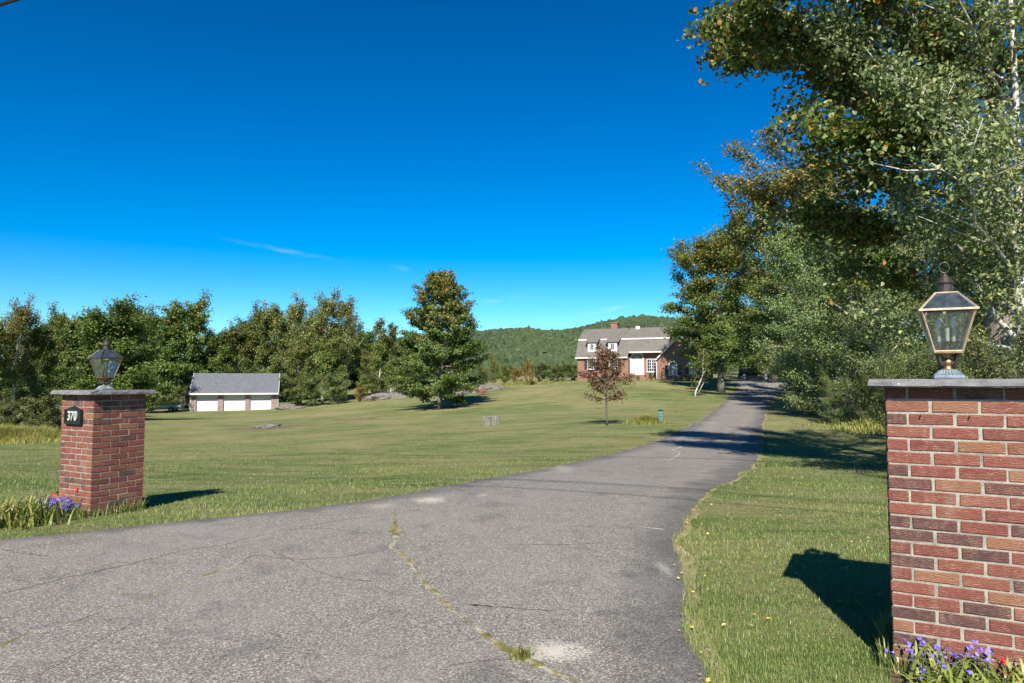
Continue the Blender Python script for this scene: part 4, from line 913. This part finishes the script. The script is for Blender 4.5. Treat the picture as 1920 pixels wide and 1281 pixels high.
for i, (u, vt, Y, k) in enumerate([(-120, 590, 60, K_M1), (10, 600, 70, K_M2), (60, 590, 78, K_M1), (140, 585, 92, K_M2), (210, 580, 108, K_M1), (275, 576, 116, K_M1), (325, 590, 118, K_M2), (420, 622, 120, K_M2), (470, 600, 122, K_M1),
                                   (540, 600, 120, K_M1), (590, 600, 118, K_OL), (640, 600, 116, K_M2), (680, 610, 120, K_M1), (725, 640, 118, K_M2), (800, 640, 122, K_M1), (845, 655, 128, K_OL), (100, 620, 64, K_DK)]):
    plant_px(k, 'woodland_tree', u, vt, Y, i*1.7, 'green tree in the back rows of the woods on the left', group='back rows of the left woods', wx=1.1)
# understorey in front of the left woods
def bush_px(kind, name, u, vt, Y, lb, wx=1.0, cat='shrub', group=None, rz=0): return plant_px(kind, name, u, vt, Y, rz+u*.3, lb, cat=cat, group=group, wx=wx)
WS = ['second from the left edge', 'just left of the left pillar', 'cut by the left edge', 'directly beside the left pillar', 'behind the left pillar', 'seen under the left capstone end', 'left of the utility trailer']
for i, (u, vt, Y, k, wx) in enumerate([(20, 745, 37, K_SH, 1.0), (75, 740, 38, K_SH, 1.2), (-30, 730, 37, K_SH, 1.1), (110, 755, 40, K_SH, 1), (160, 720, 60, K_SH, 1.3), (220, 715, 72, K_SH, 1.3), (275, 722, 85, K_SH, 1.2)]):
    bush_px(k, 'wild_shrub', u, vt, Y, 'leafy wild shrub at the foot of the left woods, '+WS[i], wx, group='shrubs along the left woods')
for u_, w_ in ((292, 'left of the trailer drawbar'), (318, 'behind the trailer bed'), (346, 'at the left garage corner')): bush_px(K_SH, 'wild_shrub', u_, 722, 100, 'dark shrub in the shade '+w_, 1.5)
bush_px(K_SH, 'wild_shrub', 548, 705, 98.5, 'leafy green shrub at the right corner of the garage', 1.2)
bush_px(K_SH, 'wild_shrub', 585, 700, 97, 'large bright green shrub between garage and highest birch trunks', 1.3)
bush_px(K_SH, 'wild_shrub', 632, 702, 96, 'large green shrub beneath the high birches', 1.3)
bush_px(K_SH2, 'dead_brush', 676, 722, 95, 'reddish brown dead brush at the edge of the woods', 1.3)
bush_px(K_SH, 'wild_shrub', 712, 700, 94, 'bright green shrub above the long ledge rock', 1.3)
bush_px(K_SH, 'wild_shrub', 758, 705, 90, 'green shrub behind the left side of the big lawn tree', 1.3)
# lawn trees
big = plant_px(K_CT, 'lawn_tree', 826, 512, 58, .4, 'big pyramid shaped green tree with orange top standing alone on the lawn')
plant_px(K_RD, 'copper_tree', 1137, 646, 30, .8, 'small copper leaved tree on the lawn in front of the house')
# bushes between lawn tree and house
for u, vt, Y, k, wx, lb in [(925, 660, 88, K_SH3, .55, 'tall pale green bush right behind the big lawn tree'), (948, 682, 92, K_SH3, 1.0, 'green bush left of the dark round bush'),
                            (968, 688, 84, K_SH2, 1.3, 'dark brownish rounded bush left of the straw coloured clump'), (993, 672, 80, K_SH2, .75, 'straw coloured upright clump in front of the hedge'),
                            (905, 684, 90, K_SH3, 1.1, 'light green bush partly hidden by the lawn tree'), (884, 700, 82, K_SH, 1.0, 'low bush under the right side of the lawn tree')]:
    bush_px(k, 'lawn_bush', u, vt, Y, lb, wx)
for i, (u, w_) in enumerate(((1012, 'at the left end, beside the straw clump'), (1028, 'second from the left end'), (1044, 'in the middle'), (1060, 'second from the house'), (1076, 'nearest the house, behind the turquoise chair'))):
    bush_px(K_SH, 'hedge_bush', u, 682-(i % 2)*3, 99, 'dark green hedge bush left of the house, '+w_, 1.15, group='hedge left of the house')
for i, (u, vt, Y) in enumerate([(930, 686, 150), (960, 682, 155), (985, 678, 160), (1010, 684, 150), (1040, 680, 160), (1070, 684, 165), (1100, 680, 170)]):
    plant_px(K_SH3, 'meadow_tree', u, vt, Y, i*1.3, 'young green tree between hedge and hills, '+['leftmost beside the lawn tree', 'second from the lawn tree', 'third from the lawn tree', 'behind the left end of the hedge', 'behind the middle of the hedge', 'behind the hedge near the house', 'behind the house corner'][i], group='young trees before the hills', wx=1.2)
# foundation plants at the house
for u, vt, Y, k, lb in [(1219, 698, 91.2, K_SH, 'round green shrub under the tall window by the front door'), (1240, 695, 87.5, K_SL, 'slim yellowish shrub by the white downspout'), (1262, 705, 86.6, K_SH, 'dark low shrub under the left arched window'),
                        (1283, 702, 85.5, K_SH, 'dark shrub between the two arched windows'), (1196, 703, 91.5, K_SH, 'low plant beside the front steps')]:
    bush_px(k, 'foundation_shrub', u, vt, Y, lb, .9)

# trees on the right
plant_px(K_MA, 'maple_tree', 1350, 400, 77, 1.1, 'large dark maple with thick grey trunk in front of the house wing', wx=1.1)
plant_px(K_MB, 'maple_tree', 1500, 262, 52, .3, 'tallest maple with orange tinted crown above the birches', wx=1.15)
plant_px(K_DK, 'maple_tree', 1447, 470, 87, 2.0, 'maple with straight trunk right of the parked car', wx=1.0)
plant_px(K_BD, 'birch_tree', 1505, 400, 43, .9, 'olive birch beside the driveway, left of the grey green birch', wx=.9)
plant_px(K_BE, 'birch_tree', 1588, 385, 34, 2.2, 'grey green birch clump reaching the grass right of the driveway', wx=1.1)
plant_px(K_BE, 'birch_tree', 1660, 440, 30, 4.2, 'grey green birch just left of the near right lantern', wx=1.0)
for u, vt, Y, wx, lb in [(1565, 690, 31.5, 1.0, 'glossy green shrub reaching down to the grass beside the driveway'), (1510, 680, 38, .9, 'green shrub hugging the far bend of the driveway'), (1622, 685, 30.5, .9, 'green shrub just left of the near right pillar'),
                         (1690, 640, 24, 1.0, 'dense shrub behind the right lantern, left side'), (1790, 610, 20, .95, 'dense shrub behind the right lantern, right side'), (1880, 640, 17, .8, 'shrub at the foot of the big right trunk'), (1980, 600, 18, 1.0, 'shrub at the far right edge beyond the pillar'), (1868, 560, 9.9, .75, 'pale shrub in front of the big right trunk, right of the lantern')]:
    bush_px(K_GR, 'wild_shrub', u, vt, Y, lb, wx)
for i, (u, vt, Y) in enumerate([(1700, 400, 38), (1790, 330, 34), (1880, 420, 30), (1960, 300, 36), (1620, 430, 58), (1540, 460, 66), (1400, 560, 110), (1470, 540, 112), (1340, 560, 118), (1540, 500, 100), (2050, 350, 28), (1430, 600, 104), (1300, 590, 125)]):
    plant_px(K_DK, 'woodland_tree', u, vt, Y, i*1.9, 'dark green tree in the depth of the woods on the right', group='inner trees of the right woods', wx=1.1)

# crooked young tree with a prop
yb = gp(1301, 58); yt = empty('young_tree', yb, 0, 'thin crooked young tree leaning right beside the driveway', 'tree')
m = MB(); t1 = [(0, 0, -.1), (.12, 0, .5), (.45, 0, 1.2), (.75, 0, 1.9), (.72, 0, 2.6), (.78, 0, 3.4), (.8, 0, 4.0)]; m.tube(t1, [.075, .065, .055, .05, .042, .03, .01], 7); m.tube([(.68, 0, 1.75), (.95, 0, 2.2), (1.1, 0, 2.9)], [.045, .03, .01], 6); m.tube([(.30, -.05, .3), (.55, -.05, .8), (.75, -.05, 1.15)], [.03, .025, .02], 5)
m.build('trunk', BARK_BIRCH, yt, smooth=True)
rng = np.random.default_rng(31); pp = np.concatenate([rng.normal(0, 1, (900, 3))*(.34, .34, .75)+(.8, 0, 3.1), rng.normal(0, 1, (150, 3))*(.25, .2, .35)+(.05, 0, 1.4)])
link('crown', leaf_mesh('crown', pp, .14, 32, L_OLIVE), yt)

# the two big trees beside the near right pillar
def big_tree(x, y, H, r0, limbs, nleaf, size, mat, bark, seed, label, name, generic, spread=.22, flat=.55, tip=.3, droop=None, ratio=.7):
    rng = np.random.default_rng(seed)
    br, segs = skeleton(rng, H, r0, *generic, sub=7, wander=.012, curve=.1)
    for pts, w in limbs:
        P0 = np.array(pts, float)-np.array([x, y, tz(x, y)]); n = 12; t = np.linspace(0, 1, len(P0)); k = np.linspace(0, 1, n)
        c = np.stack([np.interp(k, t, P0[:, i]) for i in range(3)], -1); c[1:-1] += rng.normal(0, .06, (n-2, 3))
        br.append((c, np.linspace(w, .012, n), 6)); L = np.linalg.norm(c[-1]-c[0]); d0 = (c[-1]-c[0])/L
        for s in range(int(L*5)):
            q = rng.uniform(.22, 1); b0 = np.array([np.interp(q, k, c[:, i]) for i in range(3)])
            sd = np.cross(d0, rng.normal(0, 1, 3)); sd[2] *= .35; sd = sd/np.linalg.norm(sd)*rng.uniform(.4, 1.0)+d0*.7
            b1 = b0+sd*rng.uniform(.5, 1.3)*(1.15-q*.5); segs.append((b0, b1, 1.5)); br.append((np.array([b0, (b0+b1)/2+rng.normal(0, .04, 3), b1]), np.array([.016, .010, .004]), 4))
    nc = nleaf//6; p, ki = leaves_on(rng, segs, nc, spread, flat); p = np.repeat(p, 6, 0)+rng.normal(0, .065, (nc*6, 3))*(1, 1, .8); ki = np.repeat(ki, 6); ok = p[:, 2] > .3; p = p[ok]; ki = ki[ok]
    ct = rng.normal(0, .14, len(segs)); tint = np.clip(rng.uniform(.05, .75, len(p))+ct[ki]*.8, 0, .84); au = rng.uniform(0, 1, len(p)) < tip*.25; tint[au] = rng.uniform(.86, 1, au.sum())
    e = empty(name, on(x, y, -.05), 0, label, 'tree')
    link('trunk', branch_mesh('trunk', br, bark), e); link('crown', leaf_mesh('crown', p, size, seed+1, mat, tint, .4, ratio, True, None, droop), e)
    return e
TX, TY = 9.05, 12.6
big_tree(TX, TY, 11.2, .34, [([(TX, TY, 5.6), (6.8, 12.3, 7.0), (5.0, 12.1, 7.9), (3.75, 12.0, 8.3)], .10), ([(TX, TY, 6.3), (7.0, 13.2, 7.8), (5.6, 13.6, 8.8), (4.7, 13.8, 9.2)], .10), ([(TX, TY, 4.6), (7.6, 12.0, 5.6), (6.2, 11.7, 5.9), (5.35, 11.6, 6.2)], .08),
                             ([(TX, TY, 6.0), (7.4, 11.6, 7.6), (5.8, 10.8, 8.2), (4.7, 10.6, 8.5)], .09), ([(TX, TY, 3.8), (8.0, 13.4, 4.6), (7.0, 13.8, 4.8), (6.2, 14.0, 5.2)], .06), ([(TX, TY, 7.0), (6.5, 13.8, 8.6), (5.6, 14.6, 9.0), (5.0, 15, 9.0)], .09)],
         58000, .088, L_MAPLE, BARK, 201, 'big maple with thick grey trunk whose limb reaches into the top of the sky', 'maple_tree', (.26, dome(3.1), 17, 10, 58), .24, .5, .5, None, .85)
HX_, HY_ = 8.15, 10.9
big_tree(HX_, HY_, 10.8, .075, [([(HX_, HY_, 2.6), (8.0, 10.8, 4.0), (7.2, 10.6, 5.4), (6.3, 10.4, 6.4)], .06), ([(HX_, HY_, 3.6), (7.4, 11.2, 5.4), (6.3, 11.3, 7.0), (5.4, 11.3, 7.6)], .06), ([(HX_, HY_, 2.2), (7.5, 11.0, 3.2), (6.9, 11, 4.0)], .05)],
         50000, .076, L_PALE, BARK_BIRCH, 205, 'pale leaved birch with white limbs in front of the big right trunk', 'birch_tree', (.16, dome(2.7), 26, 15, 66), .24, .8, .2, 1.1, .62)

# ------------------------------------------------------------------ rocks, stumps, box
def rock(name, loc, size, seed, label, rz=0, mat=ROCK, group=None, cat='rock'):
    bm = bmesh.new(); bmesh.ops.create_icosphere(bm, subdivisions=4, radius=1); r = np.random.default_rng(seed); k = r.normal(0, 1, (9, 3))*1.9; ph = r.uniform(0, 6, 9)
    for v in bm.verts:
        c = np.array(v.co); d = sum(math.sin(k[i] @ c*(1+i*.35)+ph[i])/(1+i*.7) for i in range(9)); c = c*(1+.20*d+.05*math.sin(k[2] @ c*6)+.04*math.sin(k[5] @ c*11)); c[2] = max(c[2], -.4); c = np.round(c*5)/5*.35+c*.65
        v.co = Vector(c*np.array(size))
    me = bpy.data.meshes.new(name); bm.to_mesh(me); bm.free(); me.materials.append(mat)
    o = link(name, me, None, loc, (0, 0, rz)); return tag(o, label, cat, group)
rock('ledge_rock', gp(733, 80, .05), (2.2, .9, .55), 1, 'long grey ledge rock at the lawn edge left of the lawn tree', R(14))
rock('ledge_rock', gp(922, 78, .0), (2.0, 1.2, .45), 2, 'flat grey ledge rock right behind the lawn tree', R(10))
rock('ledge_rock', gp(872, 76, .0), (1.4, .9, .35), 3, 'low grey rock under the right branches of the lawn tree', R(0))
rock('ledge_rock', gp(540, 93, .1), (1.2, .8, .5), 4, 'grey rock at the foot of the shrub right of the garage', R(5))
rock('ledge_rock', gp(560, 92.5, .05), (.9, .7, .35), 5, 'smaller grey rock just right of the garage corner rock', R(5))
# bare stony patch on the lawn
rng = np.random.default_rng(8)
def m_dirt():
    t = NT('bare soil'); p = t.pos(); n = t.noise(p, 3.0, 6, .75); f = t.noise(p, 20, 4, .75)
    return t.end(t.pbr(t.mix(t.ramp(n, [(.3, (.10, .075, .045)), (.55, (.19, .14, .09)), (.75, (.16, .15, .06))]), (.33, .29, .22), t.ramp(f, [(.55, 0), (.7, .6)])), .95, 0, .05, t.bump(f, 1, .05)))
DIRT = m_dirt()
def patch(name, u, Y, rx, ry, rz, seed):
    r = np.random.default_rng(seed); c = gp(u, Y); n = 72; a = np.linspace(0, 2*np.pi, n, endpoint=False)
    f = 1+.22*np.sin(a*3+r.uniform(0, 6))+.15*np.sin(a*7+r.uniform(0, 6))+r.normal(0, .04, n)
    V = [(c.x, c.y, 0)]; rings = 6
    for k in range(1, rings+1):
        q = k/rings
        for i in range(n):
            x = rx*f[i]*q*math.cos(a[i]); y = ry*f[i]*q*math.sin(a[i]); V.append((c.x+x*math.cos(rz)-y*math.sin(rz), c.y+x*math.sin(rz)+y*math.cos(rz), 0))
    V = np.array(V); V[:, 2] = terr(V[:, 0], V[:, 1])+.012
    F = [(0, 1+i, 1+(i+1) % n) for i in range(n)]+[(1+(k-1)*n+i, 1+k*n+i, 1+k*n+(i+1) % n, 1+(k-1)*n+(i+1) % n) for k in range(1, rings) for i in range(n)]
    me = bpy.data.meshes.new(name); me.from_pydata(V.tolist(), [], F); me.materials.append(DIRT); return tag(link(name, me), kind='structure')
patch('bare_soil', 503, 45.4, 2.5, 1.7, R(10), 3); patch('bare_soil', 668, 51, 1.5, 1.2, R(5), 4)
for i, (u, Y, s) in enumerate([(488, 45, .36), (505, 45.3, .48), (522, 45.8, .40), (514, 44.4, .34), (497, 44.6, .25)]):
    rock('field_stone', gp(u, Y, .02), (s*1.3, s, s*.35), 20+i, 'pale stone in the bare patch on the left lawn, '+['leftmost', 'largest, in the middle', 'rightmost', 'nearest to the camera', 'smallest'][i], i, group='stones in the bare lawn patch')
# two hollow log stumps
for u, lb, rz in ((913.5, 'left of the two short grey log stumps on the lawn', 0.3), (930, 'right of the two short grey log stumps on the lawn', 1.4)):
    b = gp(u, 36); e = empty('log_stump', b, rz, lb, 'stump')
    m = MB(); n = 22; r = random.Random(u); rr = [.20*(1+r.uniform(-.12, .12)) for _ in range(n)]; vs = []; fs = []
    for z, k, j in ((-.05, 1.05, 0), (.2, 1, 0), (.42, .97, .03), (.46, .97, .03), (.45, .70, .03), (.18, .66, 0)):
        vs += [(rr[i]*k*math.cos(2*math.pi*i/n), rr[i]*k*math.sin(2*math.pi*i/n), z+r.uniform(-j, j)) for i in range(n)]
    for a in range(5): fs += [(a*n+i, a*n+(i+1) % n, (a+1)*n+(i+1) % n, (a+1)*n+i) for i in range(n)]
    fs += [tuple(range(5*n, 6*n))]
    m.add(vs, fs).build('bark_shell', LOGWOOD, e)
    m = MB()
    for i in range(0, n, 2): a = 2*math.pi*i/n; q = rr[i]*1.0; m.tube([(q*math.cos(a), q*math.sin(a), 0), (q*.98*math.cos(a), q*.98*math.sin(a), .43+r.uniform(-.03, .05))], .018, 4)
    m.build('bark_ridge', LOGWOOD, e)
# green louvred box
b = gp(1237, 30); e = empty('utility_pedestal', b, R(-12), 'green louvred utility box beside weeds on the driveway edge', 'utility box')
MB().box(-.13, .13, -.11, .11, -.02, .07).build('base', GREENBOX, e, bevel=.01); MB().box(-.105, .105, -.085, .085, .07, .60).build('cabinet', GREENBOX, e, bevel=.008)
for k in range(6): z = .12+k*.075; MB().hexa([(-.10, -.115, z), (.10, -.115, z), (.10, -.086, z), (-.10, -.086, z)], [(-.10, -.092, z+.045), (.10, -.092, z+.045), (.10, -.086, z+.045), (-.10, -.086, z+.045)]).build('louvre', GREENBOX, e)
MB().box(-.12, .12, -.12, .10, .601, .64).build('lid', GREENBOX, e, bevel=.01)
# turquoise garden chair
b = P(1078, 711, 101); e = empty('garden_chair', (b.x, b.y, tz(b.x, b.y)), R(-60), 'turquoise slatted garden chair at the left corner of the house', 'chair')
for i in range(5): x = -.28+i*.14; MB().hexa([(x-.06, .22, .35), (x+.06, .22, .35), (x+.06, .26, .35), (x-.06, .26, .35)], [(x-.06, .52, 1.25-abs(i-2)*.06), (x+.06, .52, 1.25-abs(i-2)*.06), (x+.06, .56, 1.25-abs(i-2)*.06), (x-.06, .56, 1.25-abs(i-2)*.06)]).build('back_slat', TEAL, e)
for i in range(5): y = -.32+i*.12; MB().box(-.34, .34, y, y+.10, .40-i*.012, .43-i*.012).build('seat_slat', TEAL, e)
for sx in (-.38, .38):
    MB().box(sx-.07, sx+.07, -.40, .42, .62, .65).build('armrest', TEAL, e); MB().box(sx-.03, sx+.03, -.38, -.30, 0, .62).build('leg', TEAL, e); MB().box(sx-.03, sx+.03, .25, .33, 0, .62).build('leg', TEAL, e)

# ------------------------------------------------------------------ grass, weeds, flowers
def blades(name, pts, h, w, seed, mat, lean=.5, seg=1, tint=None, arch=0.0):
    rng = np.random.default_rng(seed); n = len(pts); az = rng.uniform(0, 2*np.pi, n); d = np.stack([np.cos(az), np.sin(az), np.zeros(n)], -1); s = np.stack([-np.sin(az), np.cos(az), np.zeros(n)], -1)
    h = h*rng.uniform(.55, 1.35, n); ln = rng.uniform(.1, 1, n)*lean; w = np.broadcast_to(w, n)*rng.uniform(.7, 1.3, n); a = rng.uniform(0, 1, n) if tint is None else tint
    Z = np.array([0, 0, 1.0])
    if seg == 1:
        tip = pts+d*(h*ln)[:, None]+Z*(h*np.sqrt(np.clip(1-ln**2, .1, 1)))[:, None]
        V = np.stack([pts-s*w[:, None]*.5, pts+s*w[:, None]*.5, tip], 1).reshape(-1, 3); return np_mesh(name, V, np.arange(3*n).reshape(n, 3), mat, np.repeat(a, 3))
    L = []
    for k in range(seg+1):
        t = k/seg; c = pts+d*(h*ln*t**1.3)[:, None]+Z*(h*(t-arch*t**2.6))[:, None]; ww = (w*(1-t**2.5)*.5+.0008)[:, None]; L += [c-s*ww, c+s*ww]
    V = np.stack(L, 1).reshape(-1, 3); m_ = 2*(seg+1); i = (np.arange(n)*m_)[:, None]
    F = np.concatenate([i+np.array([2*k, 2*k+1, 2*k+3, 2*k+2]) for k in range(seg)]); return np_mesh(name, V, F, mat, np.repeat(a, m_))
rng = np.random.default_rng(21)
N = 720000; Yg = 1/(1/2.3+(1/36-1/2.3)*rng.uniform(0, 1, N)); Xg = Yg*rng.uniform(-.95, 1.15, N)
inp = lambda c, x, y: (np.abs((x-c.x)*E1.x+(y-c.y)*E1.y) < PW/2) & (np.abs((x-c.x)*E2.x+(y-c.y)*E2.y) < PW/2)
el = dl(Yg); er = dr(Yg); off = ((Xg < el+.03) | (Xg > er-.03)) & ~inp(cR, Xg, Yg) & ~inp(cL, Xg, Yg)
Xg, Yg, el, er = Xg[off], Yg[off], el[off], er[off]
ed = np.minimum(np.abs(Xg-el), np.abs(Xg-er))
pn = np.sin(Xg*1.1+np.sin(Yg*.9)*1.7)*np.sin(Yg*.8+Xg*.3)
hh = .040+.018*np.clip(pn, -1, 1)+.045*np.exp(-ed/.10)*rng.uniform(.2, 1, len(Xg)); hh = np.minimum(hh, .12)
tint = np.clip(rng.beta(2, 2.6, len(Xg))+.16*np.sin(Xg*.7+Yg*.5)*np.sin(Yg*1.6)+.12*np.exp(-ed/.12), 0, 1)
gm = blades('grass', np.stack([Xg, Yg, terr(Xg, Yg)-.004], -1), hh, .0032+.0004*Yg, 22, L_GRASS, .8, 1, tint)
tag(link('grass', gm), 'short mown grass blades over the front lawn', 'grass', None, 'stuff')
# long grass round pillar foot and edge
def around(c, n, seed, h):
    r = np.random.default_rng(seed); a = r.uniform(-1, 1, n); s = r.integers(0, 4, n); o = PW/2+r.uniform(.0, .07, n)
    lx = np.where(s == 0, a*PW/2, np.where(s == 1, o, np.where(s == 2, a*PW/2, -o))); ly = np.where(s == 0, -o, np.where(s == 1, a*PW/2, np.where(s == 2, o, a*PW/2)))
    x = c.x+lx*E1.x+ly*E2.x; y = c.y+lx*E1.y+ly*E2.y; return np.stack([x, y, terr(x, y)-.01], -1)
tag(link('long_grass', blades('long_grass', np.concatenate([around(cR, 900, 3, .1), around(cL, 700, 4, .1)]), .13, .006, 23, L_GRASS, .7, 3)), 'longer unmown grass tufts around the pillar bases', 'grass', None, 'stuff')
# grass growing in the cracks
cp = np.concatenate([np.repeat(crack_pts[::2], 5, 0), np.repeat(crack_pts2[::3], 2, 0)]); cp = cp+rng.normal(0, .014, cp.shape); keep = (np.sin(cp[:, 1]*5.1+cp[:, 0]*3) > -.35); cp = cp[keep]
tag(link('crack_grass', blades('crack_grass', np.stack([cp[:, 0], cp[:, 1], terr(cp[:, 0], cp[:, 1])+.024], -1), .022, .004, 24, L_LILY, .9, 1)), 'sparse grass growing out of the driveway cracks', 'grass', None, 'stuff')
# weed tuft on the asphalt
tx, ty = g0(978, 1240); e = empty('weed_tuft', (tx, ty, tz(tx, ty)+.02), 0, 'low weed tuft with dry stalks at the sandy spot in the asphalt', 'weed')
r = np.random.default_rng(41); pp = np.stack([r.normal(0, .03, 160), r.normal(0, .02, 160), np.zeros(160)], -1); link('blade_tuft', blades('blade_tuft', pp, .06, .005, 42, L_WEED, 1.0, 2), e)
m = MB()
for k in range(7): a = r.uniform(0, 6.28); l = r.uniform(.06, .17); m.tube([(0, 0, 0), (.4*l*math.cos(a), .4*l*math.sin(a), l*.6), (.8*l*math.cos(a+.3), .8*l*math.sin(a+.3), l)], [.002, .0016, .0008], 4)
m.build('dry_stalk', BARK_DARK, e)
# daylilies
def daylily(x, y, n, h, label, seed, sp=.18):
    e = empty('daylily', on(x, y), 0, label, 'plant'); r = np.random.default_rng(seed); pp = np.stack([r.normal(0, sp*.5, n), r.normal(0, sp*.5, n), np.zeros(n)], -1)
    link('leaf_blades', blades('leaf_blades', pp, h, .016, seed+1, L_LILY, .95, 5, None, .45), e); return e
def flowers(name, x, y, n, h, sp, mat, label, seed, pet=.016, stems=True, leafn=200):
    e = empty(name, on(x, y), 0, label, 'flower'); r = np.random.default_rng(seed); c = np.stack([r.normal(0, sp, n), r.normal(0, sp*.7, n), h*r.uniform(.45, 1.15, n)], -1)
    pp = np.repeat(c, 6, 0)+r.normal(0, pet*.55, (n*6, 3)); tag(link('petals', leaf_mesh('petals', pp, pet*1.5, seed+1, mat, None, .5, .75), e), kind='stuff')
    m = MB()
    for q in c: m.tube([(q[0]*.5, q[1]*.5, -.01), (q[0]*.8, q[1]*.8, q[2]*.55), tuple(q)], .0016, 3)
    m.build('stems', GREENSTEM, e)
    if leafn: lp = np.stack([r.normal(0, sp, leafn), r.normal(0, sp*.7, leafn), np.abs(r.normal(0, h*.35, leafn))], -1); link('leaves', leaf_mesh('leaves', lp, .03, seed+2, L_SHRUB), e)
    return e
GREENSTEM = m_plain('green stem', (.10, .14, .05), .7)
def loc_p(c, lx, ly): q = c+E1*lx+E2*ly; return q.x, q.y
x, y = loc_p(cR, -.02, -PW/2-.34); daylily(x, y, 130, .30, 'arching yellow green daylily leaves at the foot of the right pillar', 51, .22)
x, y = loc_p(cR, .30, -PW/2-.28); daylily(x, y, 110, .28, 'daylily leaves at the right front corner of the right pillar', 53, .2)
x, y = loc_p(cR, -.14, -PW/2-.12); flowers('blue_flower', x, y, 26, .19, .075, L_BLUE, 'violet blue bedding flowers in front of the right pillar, left side', 55)
x, y = loc_p(cR, .05, -PW/2-.10); flowers('blue_flower', x, y, 14, .22, .06, L_BLUE, 'violet blue bedding flowers in front of the right pillar, middle', 57)
x, y = loc_p(cR, .24, -PW/2-.12); flowers('red_flower', x, y, 5, .20, .09, L_FRED, 'few red flowers at the right front of the right pillar', 59, .014)
x, y = loc_p(cL, -.02, -PW/2-.16); flowers('blue_flower', x, y, 150, .20, .10, L_BLUE, 'dense violet blue flower clump at the foot of the left pillar', 61)
x, y = loc_p(cL, -.06, -PW/2-.06); flowers('red_flower', x, y, 14, .30, .12, L_FRED, 'red flowers behind the blue clump at the left pillar', 63, .02)
x, y = loc_p(cL, -.40, -PW/2-.10); flowers('copper_flower', x, y, 20, .22, .12, L_RED, 'copper leaved bedding plant left of the left pillar', 65, .02)
x, y = g0(50, 985); daylily(x, y, 200, .42, 'large clump of arching daylily leaves left of the left pillar', 67, .36)
x, y = g0(-15, 990); daylily(x, y, 150, .40, 'daylily clump cut off by the left edge of the photo', 69, .3)
patch_m = MB(); 
# mulch bed
def bed(name, pts):
    V = [(p[0], p[1], tz(p[0], p[1])+.014) for p in pts]; me = bpy.data.meshes.new(name); me.from_pydata(V, [], [tuple(range(len(V)))]); me.materials.append(MULCH); return tag(link(name, me), kind='structure')
bed('mulch_bed', [loc_p(cL, .12, -PW/2-.02), loc_p(cL, -.9, -PW/2+.10), loc_p(cL, -1.6, -PW/2-.1), loc_p(cL, -1.7, -PW/2-.5), loc_p(cL, -.8, -PW/2-.45), loc_p(cL, .05, -PW/2-.26)])
bed('mulch_bed', [loc_p(cR, -.36, -PW/2-.01), loc_p(cR, -.34, -PW/2-.34), loc_p(cR, .1, -PW/2-.52), loc_p(cR, .6, -PW/2-.42), loc_p(cR, .62, -PW/2+.1), loc_p(cR, .30, -PW/2+.02)])
# pink flowers by the lawn tree, weeds by the box
b = gp(905, 72); flowers('pink_flower', b.x, b.y, 70, .5, .36, L_PINK, 'pink red flowering plant at the right edge of the lawn tree shadow', 71, .07)
def weeds(name, u, Y, n, sx, sy, h, w, seed, label, mat=L_WEED):
    b = gp(u, Y); r = np.random.default_rng(seed); x = b.x+r.normal(0, sx, n); y = b.y+r.normal(0, sy, n); hv_ = h*(.35+.65*np.exp(-((x-b.x)/sx)**2*.35-((y-b.y)/sy)**2*.35))*(1+.35*np.sin(x*2.3+1)*np.sin(x*.9+y)); o = link(name, blades(name, np.stack([x, y, terr(x, y)-.02], -1), hv_, w, seed+1, mat, .9, 3, None, .2)); return tag(o, label, 'weeds', None, 'stuff')
weeds('tall_weeds', 1208, 30.3, 2600, .34, .35, .62, .010, 73, 'tall yellowing weeds left of the green utility box')
weeds('roadside_weeds', 40, 35, 16000, 1.3, .9, .75, .014, 75, 'bright green tall weeds at the lawn edge on the far left')
weeds('roadside_weeds', -40, 34, 12000, 1.2, .9, .75, .014, 77, 'tall weeds at the lawn edge cut off by the left border')
weeds('meadow_grass', 1655, 29, 2500, 1.0, 1.5, .5, .03, 79, 'taller unmown grass left of the right pillar')
weeds('meadow_grass', 975, 83, 6000, 2.6, 1.2, .45, .03, 81, 'unmown grass before the bushes beside the hedge')
# fallen leaves
rng = np.random.default_rng(91); n = 70; Yf = 1/(1/4.0+(1/20-1/4.0)*rng.uniform(0, 1, n)); Xf = dr(Yf)+np.abs(rng.normal(0, 2.2, n))
n2 = 24; Yf2 = rng.uniform(3.5, 8, n2); Xf2 = dr(Yf2)+rng.normal(0, .05, n2); Xf = np.concatenate([Xf, Xf2]); Yf = np.concatenate([Yf, Yf2])
tag(link('fallen_leaves', leaf_mesh('fallen_leaves', np.stack([Xf, Yf, terr(Xf, Yf)+.04], -1), .034, 92, L_FALL, None, 3, .7)), 'scattered yellow fallen leaves on the grass', 'leaves', None, 'stuff')
